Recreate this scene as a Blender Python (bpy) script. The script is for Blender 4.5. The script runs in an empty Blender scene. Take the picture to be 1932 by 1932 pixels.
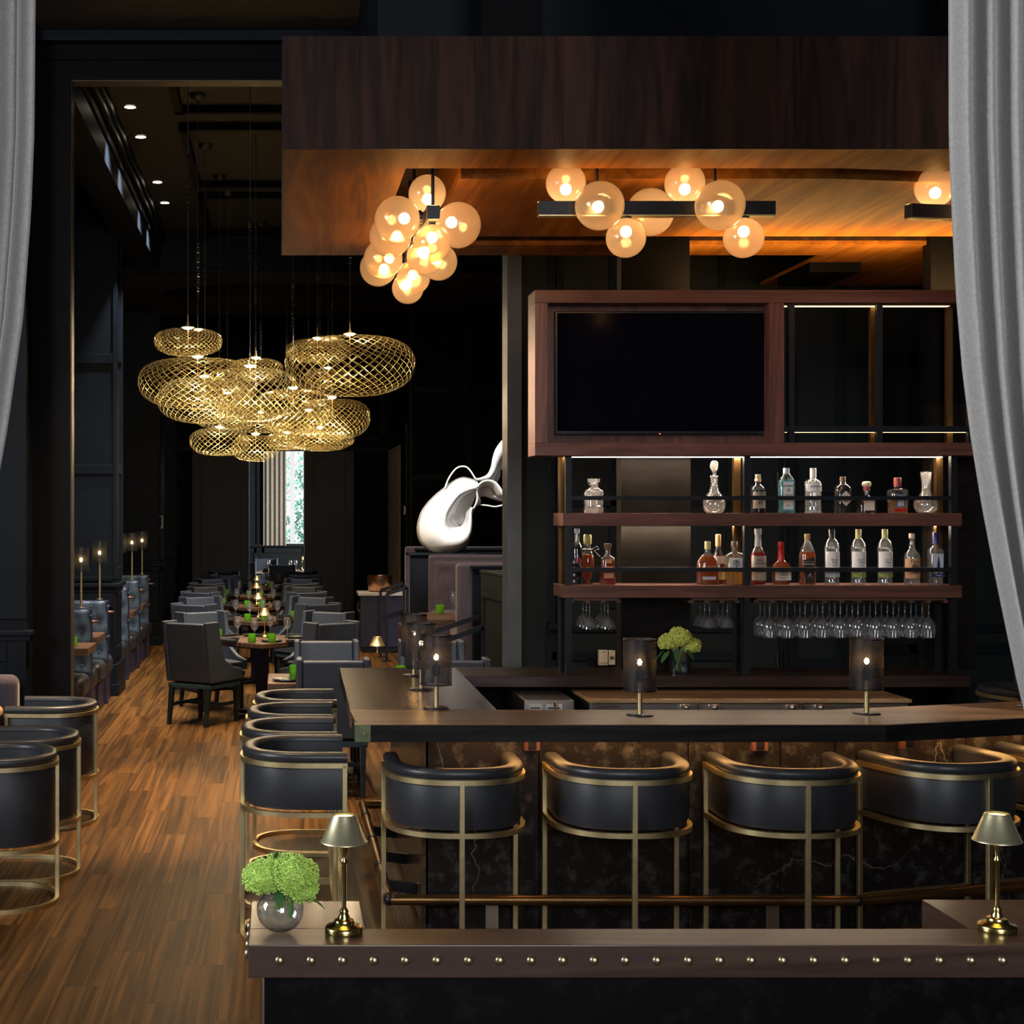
import bpy, math, random
from mathutils import Vector, Matrix
random.seed(11)
R = math.radians
# ------------------------------------------------------------------ camera
# the photograph: level camera 1.98 m up, looking along +Y, vanishing point at pixel (528, 966), focal length 2817 px
F, CX, CY, H = 2817.0, 528.0, 966.0, 1.98
sc = bpy.context.scene
col = sc.collection
cam_d = bpy.data.cameras.new('camera'); cam = bpy.data.objects.new('camera', cam_d); col.objects.link(cam)
cam.location = (0, 0, H); cam.rotation_euler = (R(90), 0, 0)
cam_d.sensor_width = 36; cam_d.lens = 36 * F / 1932
cam_d.shift_x = (966 - CX) / 1932; cam_d.shift_y = 0
cam_d.clip_start = .05; cam_d.clip_end = 200
sc.camera = cam
def XX(px, Y): return (px - CX) * Y / F
def ZZ(py, Y): return H - (py - CY) * Y / F
def W(px, py, Y): return Vector((XX(px, Y), Y, ZZ(py, Y)))
# ------------------------------------------------------------------ world and exposure
wd = bpy.data.worlds.new('daylight'); sc.world = wd; wd.use_nodes = True
bg = wd.node_tree.nodes['Background']; bg.inputs[0].default_value = (.80, .90, 1, 1); bg.inputs[1].default_value = 1.3
sc.view_settings.view_transform = 'Standard'; sc.view_settings.look = 'None'
sc.view_settings.exposure = 0; sc.view_settings.gamma = 1; sc.view_settings.use_curve_mapping = False
cy = sc.cycles
cy.use_denoising = True; cy.use_adaptive_sampling = True; cy.adaptive_threshold = .02; cy.adaptive_min_samples = 16; cy.max_bounces = 8; cy.diffuse_bounces = 3; cy.glossy_bounces = 4
cy.transmission_bounces = 6; cy.transparent_max_bounces = 24; cy.caustics_reflective = False; cy.caustics_refractive = False
cy.sample_clamp_indirect = 4
# ------------------------------------------------------------------ large lights: daylight from the windows behind the camera
def area(name, loc, target, sx, sy, power, color):
    d = bpy.data.lights.new(name, 'AREA'); d.shape = 'RECTANGLE'; d.size = sx; d.size_y = sy; d.energy = power; d.color = color
    o = bpy.data.objects.new(name, d); col.objects.link(o); o.location = loc
    o.rotation_euler = (Vector(target) - Vector(loc)).to_track_quat('-Z', 'Y').to_euler(); return o
def spot(name, loc, target, power, color, angle=60, blend=.6, size=.04):
    d = bpy.data.lights.new(name, 'SPOT'); d.energy = power; d.color = color; d.spot_size = R(angle); d.spot_blend = blend; d.shadow_soft_size = size
    o = bpy.data.objects.new(name, d); col.objects.link(o); o.location = loc
    o.rotation_euler = (Vector(target) - Vector(loc)).to_track_quat('-Z', 'Y').to_euler(); return o
area('window_and_fill_light', (-5.85, 3.4, 3.0), (.4, 4.6, 1.2), 2.6, 3.4, 520, (.94, .97, 1))
area('window_and_fill_light', (1.2, -3.7, 3.3), (1.3, 7, 1.2), 2.4, 3.4, 300, (.95, .97, 1))
area('window_and_fill_light', (.45, 37.4, 3.4), (.45, 40, 2.4), 5, 4, 420, (1, 1, 1))          # sky light on the hedge outside
area('window_and_fill_light', (3.85, 31.5, 2.4), (0, 32.5, 1.6), 3.0, 2.6, 900, (.97, .98, 1))    # fill lamp added in the far room to light its curtain
# ------------------------------------------------------------------ mesh building
class MB:
    def __init__(s): s.v = []; s.f = []; s.sm = []
    def add(s, vs, fs, smooth=False):
        o = len(s.v); s.v += [tuple(v) for v in vs]
        for f in fs: s.f.append(tuple(i + o for i in f)); s.sm.append(smooth)
        return s
    def box(s, x0, x1, y0, y1, z0, z1):
        if x0 > x1: x0, x1 = x1, x0
        if y0 > y1: y0, y1 = y1, y0
        if z0 > z1: z0, z1 = z1, z0
        v = [(x0,y0,z0),(x1,y0,z0),(x1,y1,z0),(x0,y1,z0),(x0,y0,z1),(x1,y0,z1),(x1,y1,z1),(x0,y1,z1)]
        return s.add(v, [(3,2,1,0),(4,5,6,7),(0,1,5,4),(1,2,6,5),(2,3,7,6),(3,0,4,7)])
    def hexa(s, v):   # eight corners: bottom ring, top ring
        return s.add(v, [(3,2,1,0),(4,5,6,7),(0,1,5,4),(1,2,6,5),(2,3,7,6),(3,0,4,7)])
    def prism(s, poly, z0, z1):
        n = len(poly)
        v = [(x, y, z0) for x, y in poly] + [(x, y, z1) for x, y in poly]
        f = [tuple(range(n - 1, -1, -1)), tuple(range(n, 2 * n))] + [(i, (i + 1) % n, n + (i + 1) % n, n + i) for i in range(n)]
        return s.add(v, f)
    def bar(s, a, b, w, h=None):   # square bar between two points
        a = Vector(a); b = Vector(b); h = h or w; d = (b - a).normalized()
        up = Vector((0, 0, 1)) if abs(d.z) < .95 else Vector((0, 1, 0))
        r = d.cross(up).normalized(); u = r.cross(d)
        q = [r * (-w / 2) + u * (-h / 2), r * (w / 2) + u * (-h / 2), r * (w / 2) + u * (h / 2), r * (-w / 2) + u * (h / 2)]
        return s.hexa([a + x for x in q] + [b + x for x in q])
    def lathe(s, prof, n=24, c=(0, 0, 0), smooth=True, sec=None, close=False):
        vs = []; fs = []; m = len(prof)
        for r, z in prof:
            for i in range(n):
                a = 2 * math.pi * i / n; x, y = (math.cos(a), math.sin(a)) if sec is None else sec(a)
                vs.append((c[0] + r * x, c[1] + r * y, c[2] + z))
        for j in range(m - 1):
            for i in range(n):
                k = (i + 1) % n; fs.append((j*n+i, j*n+k, (j+1)*n+k, (j+1)*n+i))
        if close:
            fs.append(tuple(range(n - 1, -1, -1))); fs.append(tuple((m-1)*n+i for i in range(n)))
        return s.add(vs, fs, smooth)
    def tube(s, pts, r, n=8, closed=False, cap=True):
        pts = [Vector(p) for p in pts]; m = len(pts); vs = []; fs = []; pr = None
        for i, p in enumerate(pts):
            a = pts[(i - 1) % m] if (closed or i > 0) else p; b = pts[(i + 1) % m] if (closed or i < m - 1) else p
            d = (b - a).normalized()
            if pr is None:
                up = Vector((0, 0, 1)) if abs(d.z) < .9 else Vector((1, 0, 0)); pr = d.cross(up).normalized()
            else: pr = (pr - d * pr.dot(d)).normalized()
            q = d.cross(pr); rr = r[i] if isinstance(r, (list, tuple)) else r
            for k in range(n):
                t = 2 * math.pi * k / n; vs.append(p + (pr * math.cos(t) + q * math.sin(t)) * rr)
        for i in range(m if closed else m - 1):
            j = (i + 1) % m
            for k in range(n): l = (k + 1) % n; fs.append((i*n+k, i*n+l, j*n+l, j*n+k))
        s.add(vs, fs, True)
        if cap and not closed: s.add(vs[:n], [tuple(range(n - 1, -1, -1))]); s.add(vs[-n:], [tuple(range(n))])
        return s
    def sweep(s, path, sec, closed=False, smooth=False):
        # path: horizontal list of (x, y); sec: list of (offset outwards, z), closed loop
        m = len(path); k = len(sec); vs = []; fs = []
        for i, p in enumerate(path):
            a = path[(i - 1) % m] if (closed or i > 0) else p; b = path[(i + 1) % m] if (closed or i < m - 1) else p
            dx, dy = b[0] - a[0], b[1] - a[1]; l = math.hypot(dx, dy); nx, ny = dy / l, -dx / l
            for o, z in sec: vs.append((p[0] + nx * o, p[1] + ny * o, z))
        for i in range(m if closed else m - 1):
            j = (i + 1) % m
            for t in range(k): u = (t + 1) % k; fs.append((i*k+t, j*k+t, j*k+u, i*k+u))
        s.add(vs, fs, smooth)
        if not closed: s.add(vs[:k], [tuple(range(k))]); s.add(vs[-k:], [tuple(range(k - 1, -1, -1))])
        return s
    def grid(s, fn, nu, nv, smooth=True, cu=False):
        vs = [fn(i / (nu if cu else nu - 1), j / (nv - 1)) for j in range(nv) for i in range(nu)]; fs = []
        for j in range(nv - 1):
            for i in range(nu if cu else nu - 1):
                k = (i + 1) % nu; fs.append((j*nu+i, j*nu+k, (j+1)*nu+k, (j+1)*nu+i))
        return s.add(vs, fs, smooth)
    def ball(s, c, r, n=10, m=6, sz=None):
        sz = sz or (1, 1, 1)
        return s.grid(lambda u, v: (c[0] + r*sz[0]*math.sin(math.pi*v)*math.cos(2*math.pi*u), c[1] + r*sz[1]*math.sin(math.pi*v)*math.sin(2*math.pi*u), c[2] - r*sz[2]*math.cos(math.pi*v)), n, m, True, True)
    def mesh(s, name):
        me = bpy.data.meshes.new(name); me.from_pydata(s.v, [], s.f); me.polygons.foreach_set('use_smooth', s.sm); me.update()
        if any(s.sm): me.set_sharp_from_angle(angle=R(52))
        return me
    def build(s, name, mat, parent=None, loc=None, rz=0, bevel=0, solid=0, seg=2):
        me = s.mesh(name); me.materials.append(mat)
        return put(name, me, parent, loc, rz, bevel, solid, seg)
def put(name, me, parent=None, loc=None, rz=0, bevel=0, solid=0, seg=2):
    o = bpy.data.objects.new(name, me); col.objects.link(o)
    if loc: o.location = loc
    o.rotation_euler.z = rz
    if parent: o.parent = parent
    if bevel >= .012: me.polygons.foreach_set('use_smooth', [True] * len(me.polygons))
    if solid:
        m = o.modifiers.new('thickness', 'SOLIDIFY'); m.thickness = solid; m.offset = 0
    if bevel:
        m = o.modifiers.new('bevel', 'BEVEL'); m.width = bevel; m.segments = seg; m.limit_method = 'ANGLE'; m.angle_limit = R(40); m.harden_normals = bevel >= .012
    return o
def thing(name, label, cat, loc=(0, 0, 0), rz=0, group=None):
    o = bpy.data.objects.new(name, None); col.objects.link(o); o.location = loc; o.rotation_euler.z = rz; o.empty_display_size = .1
    return tag(o, label, cat, group)
def tag(o, label, cat, group=None):
    o['label'] = label; o['category'] = cat
    if group: o['group'] = group
    return o
def struct(o): o['kind'] = 'structure'; return o
def dup(root, loc, rz=None, label=None, group=None):
    def cp(o, par):
        c = o.copy(); col.objects.link(c); c.parent = par
        for k in kids.get(o.name, ()): cp(k, c)
        return c
    kids = {}
    def walk(o):
        kids[o.name] = list(o.children)
        for k in o.children: walk(k)
    walk(root); r = cp(root, None); r.location = loc
    if rz is not None: r.rotation_euler.z = rz
    if label: r['label'] = label
    if group: r['group'] = group
    return r
ORD = ['first', 'second', 'third', 'fourth', 'fifth', 'sixth', 'seventh', 'eighth', 'ninth', 'tenth', 'eleventh', 'twelfth', 'thirteenth', 'fourteenth', 'fifteenth', 'sixteenth', 'seventeenth', 'eighteenth', 'nineteenth', 'twentieth', 'twenty-first', 'twenty-second', 'twenty-third', 'twenty-fourth']
# ------------------------------------------------------------------ materials
def nodes(name):
    m = bpy.data.materials.new(name); m.use_nodes = True; nt = m.node_tree
    for n in list(nt.nodes): nt.nodes.remove(n)
    out = nt.nodes.new('ShaderNodeOutputMaterial')
    def N(t, **k):
        n = nt.nodes.new('ShaderNode' + t)
        for a, b in k.items():
            if a.startswith('i_'): n.inputs[a[2:].replace('_', ' ')].default_value = b
            else: setattr(n, a, b)
        return n
    return m, nt, N, nt.links.new, out
def c4(c): return (c[0], c[1], c[2], 1)
def ramp(N, stops):
    r = N('ValToRGB'); e = r.color_ramp.elements
    while len(e) < len(stops): e.new(.5)
    for x, (p, c) in zip(e, stops): x.position = p; x.color = c4(c)
    return r
def M(name, c, rough=.5, metal=0, var=.2, vs=6, bump=0, bs=120, spec=.5, coat=0, sheen=0, stretch=(1, 1, 1)):
    m, nt, N, L, out = nodes(name); p = N('BsdfPrincipled'); tc = N('TexCoord'); mp = N('Mapping'); mp.inputs['Scale'].default_value = stretch
    no = N('TexNoise'); no.inputs['Scale'].default_value = vs; no.inputs['Detail'].default_value = 4
    L(tc.outputs['Object'], mp.inputs[0]); L(mp.outputs[0], no.inputs['Vector'])
    r = ramp(N, [(.3, [x * (1 - var) for x in c]), (.7, [min(1, x * (1 + var)) for x in c])])
    L(no.outputs[0], r.inputs[0]); L(r.outputs[0], p.inputs['Base Color'])
    p.inputs['Roughness'].default_value = rough; p.inputs['Metallic'].default_value = metal; p.inputs['Specular IOR Level'].default_value = spec
    p.inputs['Coat Weight'].default_value = coat; p.inputs['Coat Roughness'].default_value = .15
    if sheen: p.inputs['Sheen Weight'].default_value = sheen; p.inputs['Sheen Roughness'].default_value = .4
    if bump:
        b2 = N('TexNoise'); b2.inputs['Scale'].default_value = bs; b2.inputs['Detail'].default_value = 3; L(mp.outputs[0], b2.inputs['Vector'])
        bm = N('Bump'); bm.inputs['Strength'].default_value = bump; bm.inputs['Distance'].default_value = .004
        L(b2.outputs[0], bm.inputs['Height']); L(bm.outputs[0], p.inputs['Normal'])
    L(p.outputs[0], out.inputs[0]); return m
def wood(name, dark, light, axis=0, scale=1, rough=.4, rand=0, coat=0, bump=.15, spec=.4, rings=14, along=1.1, dist=.6):
    m, nt, N, L, out = nodes(name); p = N('BsdfPrincipled'); tc = N('TexCoord'); mp = N('Mapping')
    sv = [14 * scale] * 3; sv[axis] = along * scale; mp.inputs['Scale'].default_value = sv
    src = tc.outputs['Object']
    if rand:
        oi = N('ObjectInfo'); mu = N('Math', operation='MULTIPLY'); mu.inputs[1].default_value = 37; L(oi.outputs['Random'], mu.inputs[0])
        ad = N('VectorMath', operation='ADD'); L(tc.outputs['Object'], ad.inputs[0]); L(mu.outputs[0], ad.inputs[1]); src = ad.outputs[0]
    L(src, mp.inputs[0])
    n1 = N('TexNoise'); n1.inputs['Scale'].default_value = .55; n1.inputs['Detail'].default_value = 3; n1.inputs['Distortion'].default_value = dist; L(mp.outputs[0], n1.inputs['Vector'])
    # growth rings: contour lines of a broad noise
    mm = N('Math', operation='MULTIPLY'); mm.inputs[1].default_value = rings; L(n1.outputs[0], mm.inputs[0])
    fr = N('Math', operation='PINGPONG'); fr.inputs[1].default_value = 1; L(mm.outputs[0], fr.inputs[0])
    n2 = N('TexNoise'); n2.inputs['Scale'].default_value = 5; n2.inputs['Detail'].default_value = 5; L(mp.outputs[0], n2.inputs['Vector'])
    mx = N('Mix', data_type='FLOAT'); mx.inputs[0].default_value = .55; L(fr.outputs[0], mx.inputs[2]); L(n2.outputs[0], mx.inputs[3])
    r = ramp(N, [(.22, dark), (.78, light)]); L(mx.outputs[0], r.inputs[0]); cc = r.outputs[0]
    n3 = N('TexNoise'); n3.inputs['Scale'].default_value = .35; n3.inputs['Detail'].default_value = 2; L(mp.outputs[0], n3.inputs['Vector'])
    hs = N('HueSaturation'); mr = N('MapRange'); mr.inputs['From Min'].default_value = .3; mr.inputs['From Max'].default_value = .7; mr.inputs['To Min'].default_value = .7; mr.inputs['To Max'].default_value = 1.25
    L(n3.outputs[0], mr.inputs[0]); v = mr.outputs[0]
    if rand:
        m2 = N('MapRange'); m2.inputs['To Min'].default_value = 1 - rand; m2.inputs['To Max'].default_value = 1 + rand; L(oi.outputs['Random'], m2.inputs[0])
        m3 = N('Math', operation='MULTIPLY'); L(v, m3.inputs[0]); L(m2.outputs[0], m3.inputs[1]); v = m3.outputs[0]
    L(v, hs.inputs['Value']); L(cc, hs.inputs['Color']); L(hs.outputs[0], p.inputs['Base Color'])
    p.inputs['Roughness'].default_value = rough; p.inputs['Specular IOR Level'].default_value = spec; p.inputs['Coat Weight'].default_value = coat; p.inputs['Coat Roughness'].default_value = .12
    bm = N('Bump'); bm.inputs['Strength'].default_value = bump; bm.inputs['Distance'].default_value = .003; L(mx.outputs[0], bm.inputs['Height']); L(bm.outputs[0], p.inputs['Normal'])
    L(p.outputs[0], out.inputs[0]); return m
def marble(name, base, vein, rough=.25, vw=.012, sc_=.9, cloud=.03, spec=.18):
    m, nt, N, L, out = nodes(name); p = N('BsdfPrincipled'); tc = N('TexCoord')
    dn = N('TexNoise'); dn.inputs['Scale'].default_value = 2.2; dn.inputs['Detail'].default_value = 5; L(tc.outputs['Object'], dn.inputs['Vector'])
    ad = N('VectorMath', operation='MULTIPLY_ADD'); ad.inputs[1].default_value = (.5, .5, .5); L(dn.outputs['Color'], ad.inputs[0]); L(tc.outputs['Object'], ad.inputs[2])
    vo = N('TexVoronoi', feature='DISTANCE_TO_EDGE'); vo.inputs['Scale'].default_value = sc_; L(ad.outputs[0], vo.inputs['Vector'])
    mk = N('TexNoise'); mk.inputs['Scale'].default_value = 1.6; L(tc.outputs['Object'], mk.inputs['Vector'])
    r = ramp(N, [(0, (1, 1, 1)), (vw, (0, 0, 0))]); L(vo.outputs[0], r.inputs[0])
    rk = ramp(N, [(.45, (0, 0, 0)), (.65, (1, 1, 1))]); L(mk.outputs[0], rk.inputs[0])
    ml = N('Math', operation='MULTIPLY'); L(r.outputs[0], ml.inputs[0]); L(rk.outputs[0], ml.inputs[1])
    cl = N('TexNoise'); cl.inputs['Scale'].default_value = 14; cl.inputs['Detail'].default_value = 8; cl.inputs['Roughness'].default_value = .7; L(tc.outputs['Object'], cl.inputs['Vector'])
    rc = ramp(N, [(.5, base), (.85, [b + cloud for b in base])]); L(cl.outputs[0], rc.inputs[0])
    mx = N('Mix', data_type='RGBA'); L(ml.outputs[0], mx.inputs[0]); L(rc.outputs[0], mx.inputs[6]); mx.inputs[7].default_value = c4(vein)
    L(mx.outputs[2], p.inputs['Base Color']); p.inputs['Roughness'].default_value = rough; p.inputs['Specular IOR Level'].default_value = spec; L(p.outputs[0], out.inputs[0]); return m
def glass(name, tint=(1, 1, 1), base=.05, edge=.75, rough=.02, power=3.0, trans=0, tcol=(1, 1, 1)):
    # thin clear glass: see-through with a Fresnel-like rim; trans adds a milky or coloured translucent share
    m, nt, N, L, out = nodes(name); t = N('BsdfTransparent'); t.inputs[0].default_value = c4(tint); g = N('BsdfGlossy'); g.inputs['Roughness'].default_value = rough
    lw = N('LayerWeight'); lw.inputs[0].default_value = .5; pw = N('Math', operation='POWER'); pw.inputs[1].default_value = power; L(lw.outputs['Facing'], pw.inputs[0])
    mr = N('MapRange'); mr.inputs['To Min'].default_value = base; mr.inputs['To Max'].default_value = edge; L(pw.outputs[0], mr.inputs[0])
    nz = N('TexNoise'); nz.inputs['Scale'].default_value = 30; tc = N('TexCoord'); L(tc.outputs['Object'], nz.inputs['Vector'])
    bm = N('Bump'); bm.inputs['Strength'].default_value = .05; bm.inputs['Distance'].default_value = .002; L(nz.outputs[0], bm.inputs['Height']); L(bm.outputs[0], g.inputs['Normal'])
    a = t.outputs[0]
    if trans:
        d = N('BsdfTranslucent'); d.inputs[0].default_value = c4(tcol); df = N('BsdfDiffuse'); df.inputs[0].default_value = c4(tcol)
        m0 = N('MixShader'); m0.inputs[0].default_value = .5; L(d.outputs[0], m0.inputs[1]); L(df.outputs[0], m0.inputs[2])
        m1 = N('MixShader'); m1.inputs[0].default_value = trans; L(a, m1.inputs[1]); L(m0.outputs[0], m1.inputs[2]); a = m1.outputs[0]
    mx = N('MixShader'); L(mr.outputs[0], mx.inputs[0]); L(a, mx.inputs[1]); L(g.outputs[0], mx.inputs[2]); L(mx.outputs[0], out.inputs[0]); return m
def emit(name, c, s):
    m, nt, N, L, out = nodes(name); e = N('Emission'); e.inputs[0].default_value = c4(c); e.inputs[1].default_value = s
    L(e.outputs[0], out.inputs[0]); return m
def globe_mat(name):
    m, nt, N, L, out = nodes(name)
    t = N('BsdfTransparent'); t.inputs[0].default_value = (1, .86, .66, 1)
    rf = N('BsdfRefraction'); rf.inputs['Roughness'].default_value = .42; rf.inputs['IOR'].default_value = 1.03; rf.inputs[0].default_value = (1, .85, .6, 1)
    tl = N('BsdfTranslucent'); tl.inputs[0].default_value = (.95, .78, .62, 1); df = N('BsdfDiffuse'); df.inputs[0].default_value = (.80, .66, .56, 1)
    m0 = N('MixShader'); m0.inputs[0].default_value = .35; L(tl.outputs[0], m0.inputs[1]); L(df.outputs[0], m0.inputs[2])
    m1 = N('MixShader'); m1.inputs[0].default_value = .72; L(m0.outputs[0], m1.inputs[1]); L(rf.outputs[0], m1.inputs[2])
    m2 = N('MixShader'); L(m1.outputs[0], m2.inputs[1]); L(t.outputs[0], m2.inputs[2])
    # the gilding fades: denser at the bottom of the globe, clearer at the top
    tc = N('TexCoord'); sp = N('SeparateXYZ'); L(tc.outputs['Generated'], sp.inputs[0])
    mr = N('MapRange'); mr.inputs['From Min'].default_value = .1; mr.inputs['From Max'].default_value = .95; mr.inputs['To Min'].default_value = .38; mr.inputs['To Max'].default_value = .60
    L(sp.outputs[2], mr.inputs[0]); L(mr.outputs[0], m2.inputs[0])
    g = N('BsdfGlossy'); g.inputs['Roughness'].default_value = .03; lw = N('LayerWeight'); lw.inputs[0].default_value = .5
    pw = N('Math', operation='POWER'); pw.inputs[1].default_value = 4; L(lw.outputs['Facing'], pw.inputs[0])
    m3 = N('MapRange'); m3.inputs['To Min'].default_value = .04; m3.inputs['To Max'].default_value = .5; L(pw.outputs[0], m3.inputs[0])
    mx = N('MixShader'); L(m3.outputs[0], mx.inputs[0]); L(m2.outputs[0], mx.inputs[1]); L(g.outputs[0], mx.inputs[2]); L(mx.outputs[0], out.inputs[0]); return m
def perforated(name, c, rad, pitch=.0070, hole=.30):
    m, nt, N, L, out = nodes(name); p = N('BsdfPrincipled'); p.inputs['Base Color'].default_value = c4(c); p.inputs['Roughness'].default_value = .45; p.inputs['Metallic'].default_value = .3
    tc = N('TexCoord'); sp = N('SeparateXYZ'); L(tc.outputs['Object'], sp.inputs[0])
    def Mt(op, a, b=None):
        n = N('Math', operation=op)
        for i, x in enumerate((a, b)):
            if x is None: continue
            if isinstance(x, (int, float)): n.inputs[i].default_value = x
            else: L(x, n.inputs[i])
        return n.outputs[0]
    cells = round(2 * math.pi * rad / pitch)
    u = Mt('MULTIPLY', Mt('ARCTAN2', sp.outputs[1], sp.outputs[0]), cells / (2 * math.pi)); v = Mt('DIVIDE', sp.outputs[2], pitch * .87)
    row = Mt('FLOOR', v); u2 = Mt('ADD', u, Mt('MULTIPLY', Mt('FLOORED_MODULO', row, 2), .5))
    fu = Mt('SUBTRACT', Mt('FRACT', Mt('ADD', u2, 100)), .5); fv = Mt('MULTIPLY', Mt('SUBTRACT', Mt('FRACT', v), .5), .87)
    d = Mt('SQRT', Mt('ADD', Mt('MULTIPLY', fu, fu), Mt('MULTIPLY', fv, fv)))
    h = Mt('LESS_THAN', d, hole); t = N('BsdfTransparent'); mx = N('MixShader'); L(h, mx.inputs[0]); L(p.outputs[0], mx.inputs[1]); L(t.outputs[0], mx.inputs[2]); L(mx.outputs[0], out.inputs[0]); return m
m_wall = M('dark_paint', (.0058, .0084, .0125), .45, var=.12, vs=3, spec=.14)
m_black = M('black_paint', (.0020, .0022, .003), .6, var=.1, vs=3, spec=.1)
m_green = M('green_black_paint', (.009, .0130, .0138), .5, var=.12, vs=3, spec=.2)
m_ceil = M('ceiling_paint', (.0045, .0042, .0046), .7, var=.1, vs=2)
m_door = M('espresso_door', (.010, .007, .006), .5, var=.2, vs=3)
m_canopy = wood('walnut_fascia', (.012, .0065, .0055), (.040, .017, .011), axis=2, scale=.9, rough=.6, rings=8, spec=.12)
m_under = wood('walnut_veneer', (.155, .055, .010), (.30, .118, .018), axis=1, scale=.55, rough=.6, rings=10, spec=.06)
m_floor = wood('oak_plank', (.036, .0148, .0034), (.150, .066, .0145), axis=1, scale=1.0, rough=.5, rand=.30, rings=14, bump=.3, spec=.18, along=.32, dist=.25)
m_bartop = wood('bar_wood', (.11, .060, .031), (.21, .12, .063), axis=0, scale=.8, rough=.34, coat=.08, rings=9)
m_backtop = wood('dark_counter_wood', (.022, .011, .009), (.052, .027, .021), axis=0, scale=.8, rough=.35, rings=9)
m_baredgew = wood('bar_edge_wood', (.005, .005, .0055), (.015, .013, .013), axis=0, scale=.8, rough=.5, rings=9, spec=.15)
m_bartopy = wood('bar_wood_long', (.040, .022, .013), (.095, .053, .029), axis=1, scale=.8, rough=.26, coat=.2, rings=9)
m_ledge = wood('ledge_walnut', (.042, .024, .018), (.098, .058, .045), axis=0, scale=.9, rough=.32, coat=.25, rings=8)
m_ledgey = wood('ledge_walnut_return', (.044, .025, .019), (.102, .061, .047), axis=1, scale=.9, rough=.32, coat=.25, rings=8)
m_shelf = wood('shelf_walnut', (.085, .031, .021), (.18, .070, .048), axis=0, scale=1, rough=.42, rings=9)
m_shelfz = wood('shelf_walnut_upright', (.085, .031, .021), (.18, .070, .048), axis=2, scale=1, rough=.42, rings=9)
m_oak_and_reflection = wood('pale_oak_and_reflection', (.26, .15, .062), (.52, .32, .15), axis=0, scale=1, rough=.4, rings=9)
m_table = wood('table_walnut', (.045, .022, .012), (.13, .065, .033), axis=0, scale=.9, rough=.45, coat=.0, rings=9)
m_marble = marble('black_marble', (.0022, .0022, .0030), (.16, .15, .14), .35, vw=.0025, sc_=1.1, cloud=.014)
m_barmarble = marble('veined_black_marble', (.014, .011, .010), (.17, .14, .11), .35, vw=.0022, sc_=.9, cloud=.10)
m_whitestone = marble('white_stone', (.55, .55, .56), (.3, .3, .3), .3, cloud=.08)
m_gold = M('brushed_gold', (.68, .55, .30), .42, 1, var=.12, vs=20)
m_brass = M('polished_brass', (.80, .62, .24), .22, 1, var=.06, vs=12)
m_shadebrass = M('satin_brass', (.84, .78, .50), .36, .9, var=.05, vs=3, stretch=(1, 1, 30))
m_cage = M('cage_gold', (.97, .75, .30), .24, .74, var=.1, vs=10)
m_cornerbrass = M('aged_brass', (.11, .13, .065), .42, .6, var=.3, vs=25)
m_iron = M('blackened_steel', (.010, .011, .016), .42, .4, var=.2, vs=12)
m_bronze = M('blackened_bronze_sheet', (.0085, .0068, .0055), .5, .1, var=.5, vs=5, stretch=(1, 1, 4), bump=.05, spec=.12)
m_bronzepost = M('warm_bronze', (.22, .12, .045), .35, .9, var=.2, vs=8)
m_copper = M('copper', (.62, .34, .22), .3, 1, var=.2, vs=14, stretch=(1, 1, 12))
m_steel = M('stainless', (.52, .47, .43), .32, 1, var=.1, vs=5, stretch=(.3, 4, 1))
m_leather = M('charcoal_leather', (.025, .027, .033), .46, var=.2, vs=5, bump=.12, bs=90, spec=.5)
m_leathert = M('charcoal_leather_pad', (.025, .027, .032), .40, var=.15, vs=5, bump=.1, bs=90, spec=.55)
m_chair = M('grey_leather', (.042, .051, .068), .5, var=.15, vs=5, bump=.1, bs=70)
m_tealapron = M('teal_stained_wood', (.028, .060, .062), .4, var=.25, vs=10)
m_teal = M('stained_leg_wood', (.010, .017, .018), .4, var=.3, vs=10)
m_bluel = M('blue_leather', (.042, .064, .092), .42, var=.5, vs=7, bump=.08, bs=60)
m_darkl = M('dark_seat_leather', (.030, .030, .032), .34, var=.3, vs=7)
m_purple = M('plum_fabric', (.060, .045, .058), .85, var=.2, vs=60, bump=.3, bs=300, sheen=.2, stretch=(1, 1, .15))
m_curtain = M('grey_curtain', (.44, .425, .415), .9, var=.12, vs=120, bump=.2, bs=400, sheen=.2)
m_linen = M('taupe_curtain', (.33, .29, .23), .9, var=.2, vs=30, bump=.2, bs=200)
m_white = M('white_paint', (.82, .82, .82), .35, var=.03)
m_navy = M('navy_lacquer', (.014, .014, .040), .4, var=.15)
m_ivory = M('ivory_plastic', (.62, .52, .36), .4, var=.05)
m_paper = M('paper', (.72, .70, .64), .7, var=.05)
m_ink = M('ink', (.02, .02, .022), .6, var=.05)
m_screen = M('tv_screen', (.0035, .003, .007), .14, var=.1, spec=.02)
m_bezel = M('tv_bezel', (.006, .006, .012), .3, var=.1)
m_glass = glass('clear_glass', base=.09, edge=.9, power=2.2, trans=.035, tcol=(.9, .92, .95))
m_tableglass = glass('stemware_glass', base=.10, edge=1, power=1.8, trans=.09, tcol=(.9, .93, .97))
m_crystal = glass('cut_crystal', base=.16, edge=.9, power=2, trans=.3, tcol=(.9, .85, .8))
m_bowl = glass('bowl_glass', (.90, .94, .98), base=.10, edge=.85, power=1.8, trans=.03, tcol=(.8, .88, 1))
m_greenglass = glass('green_glass', (.40, .80, .14), base=.08, edge=.5, trans=.65, tcol=(.30, .70, .05))
m_bulb = emit('filament_glow', (1, .52, .16), 190)
m_globebulb = emit('globe_bulb', (1, .58, .24), 88)
m_led = emit('led_warm', (1, .74, .44), 1250)
m_addedup = emit('added_uplight', (1, .55, .20), 4)
m_ledstrip = emit('led_strip', (1, .80, .58), 190)
m_baredge = emit('bar_strip', (1, .50, .16), 55)
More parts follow.
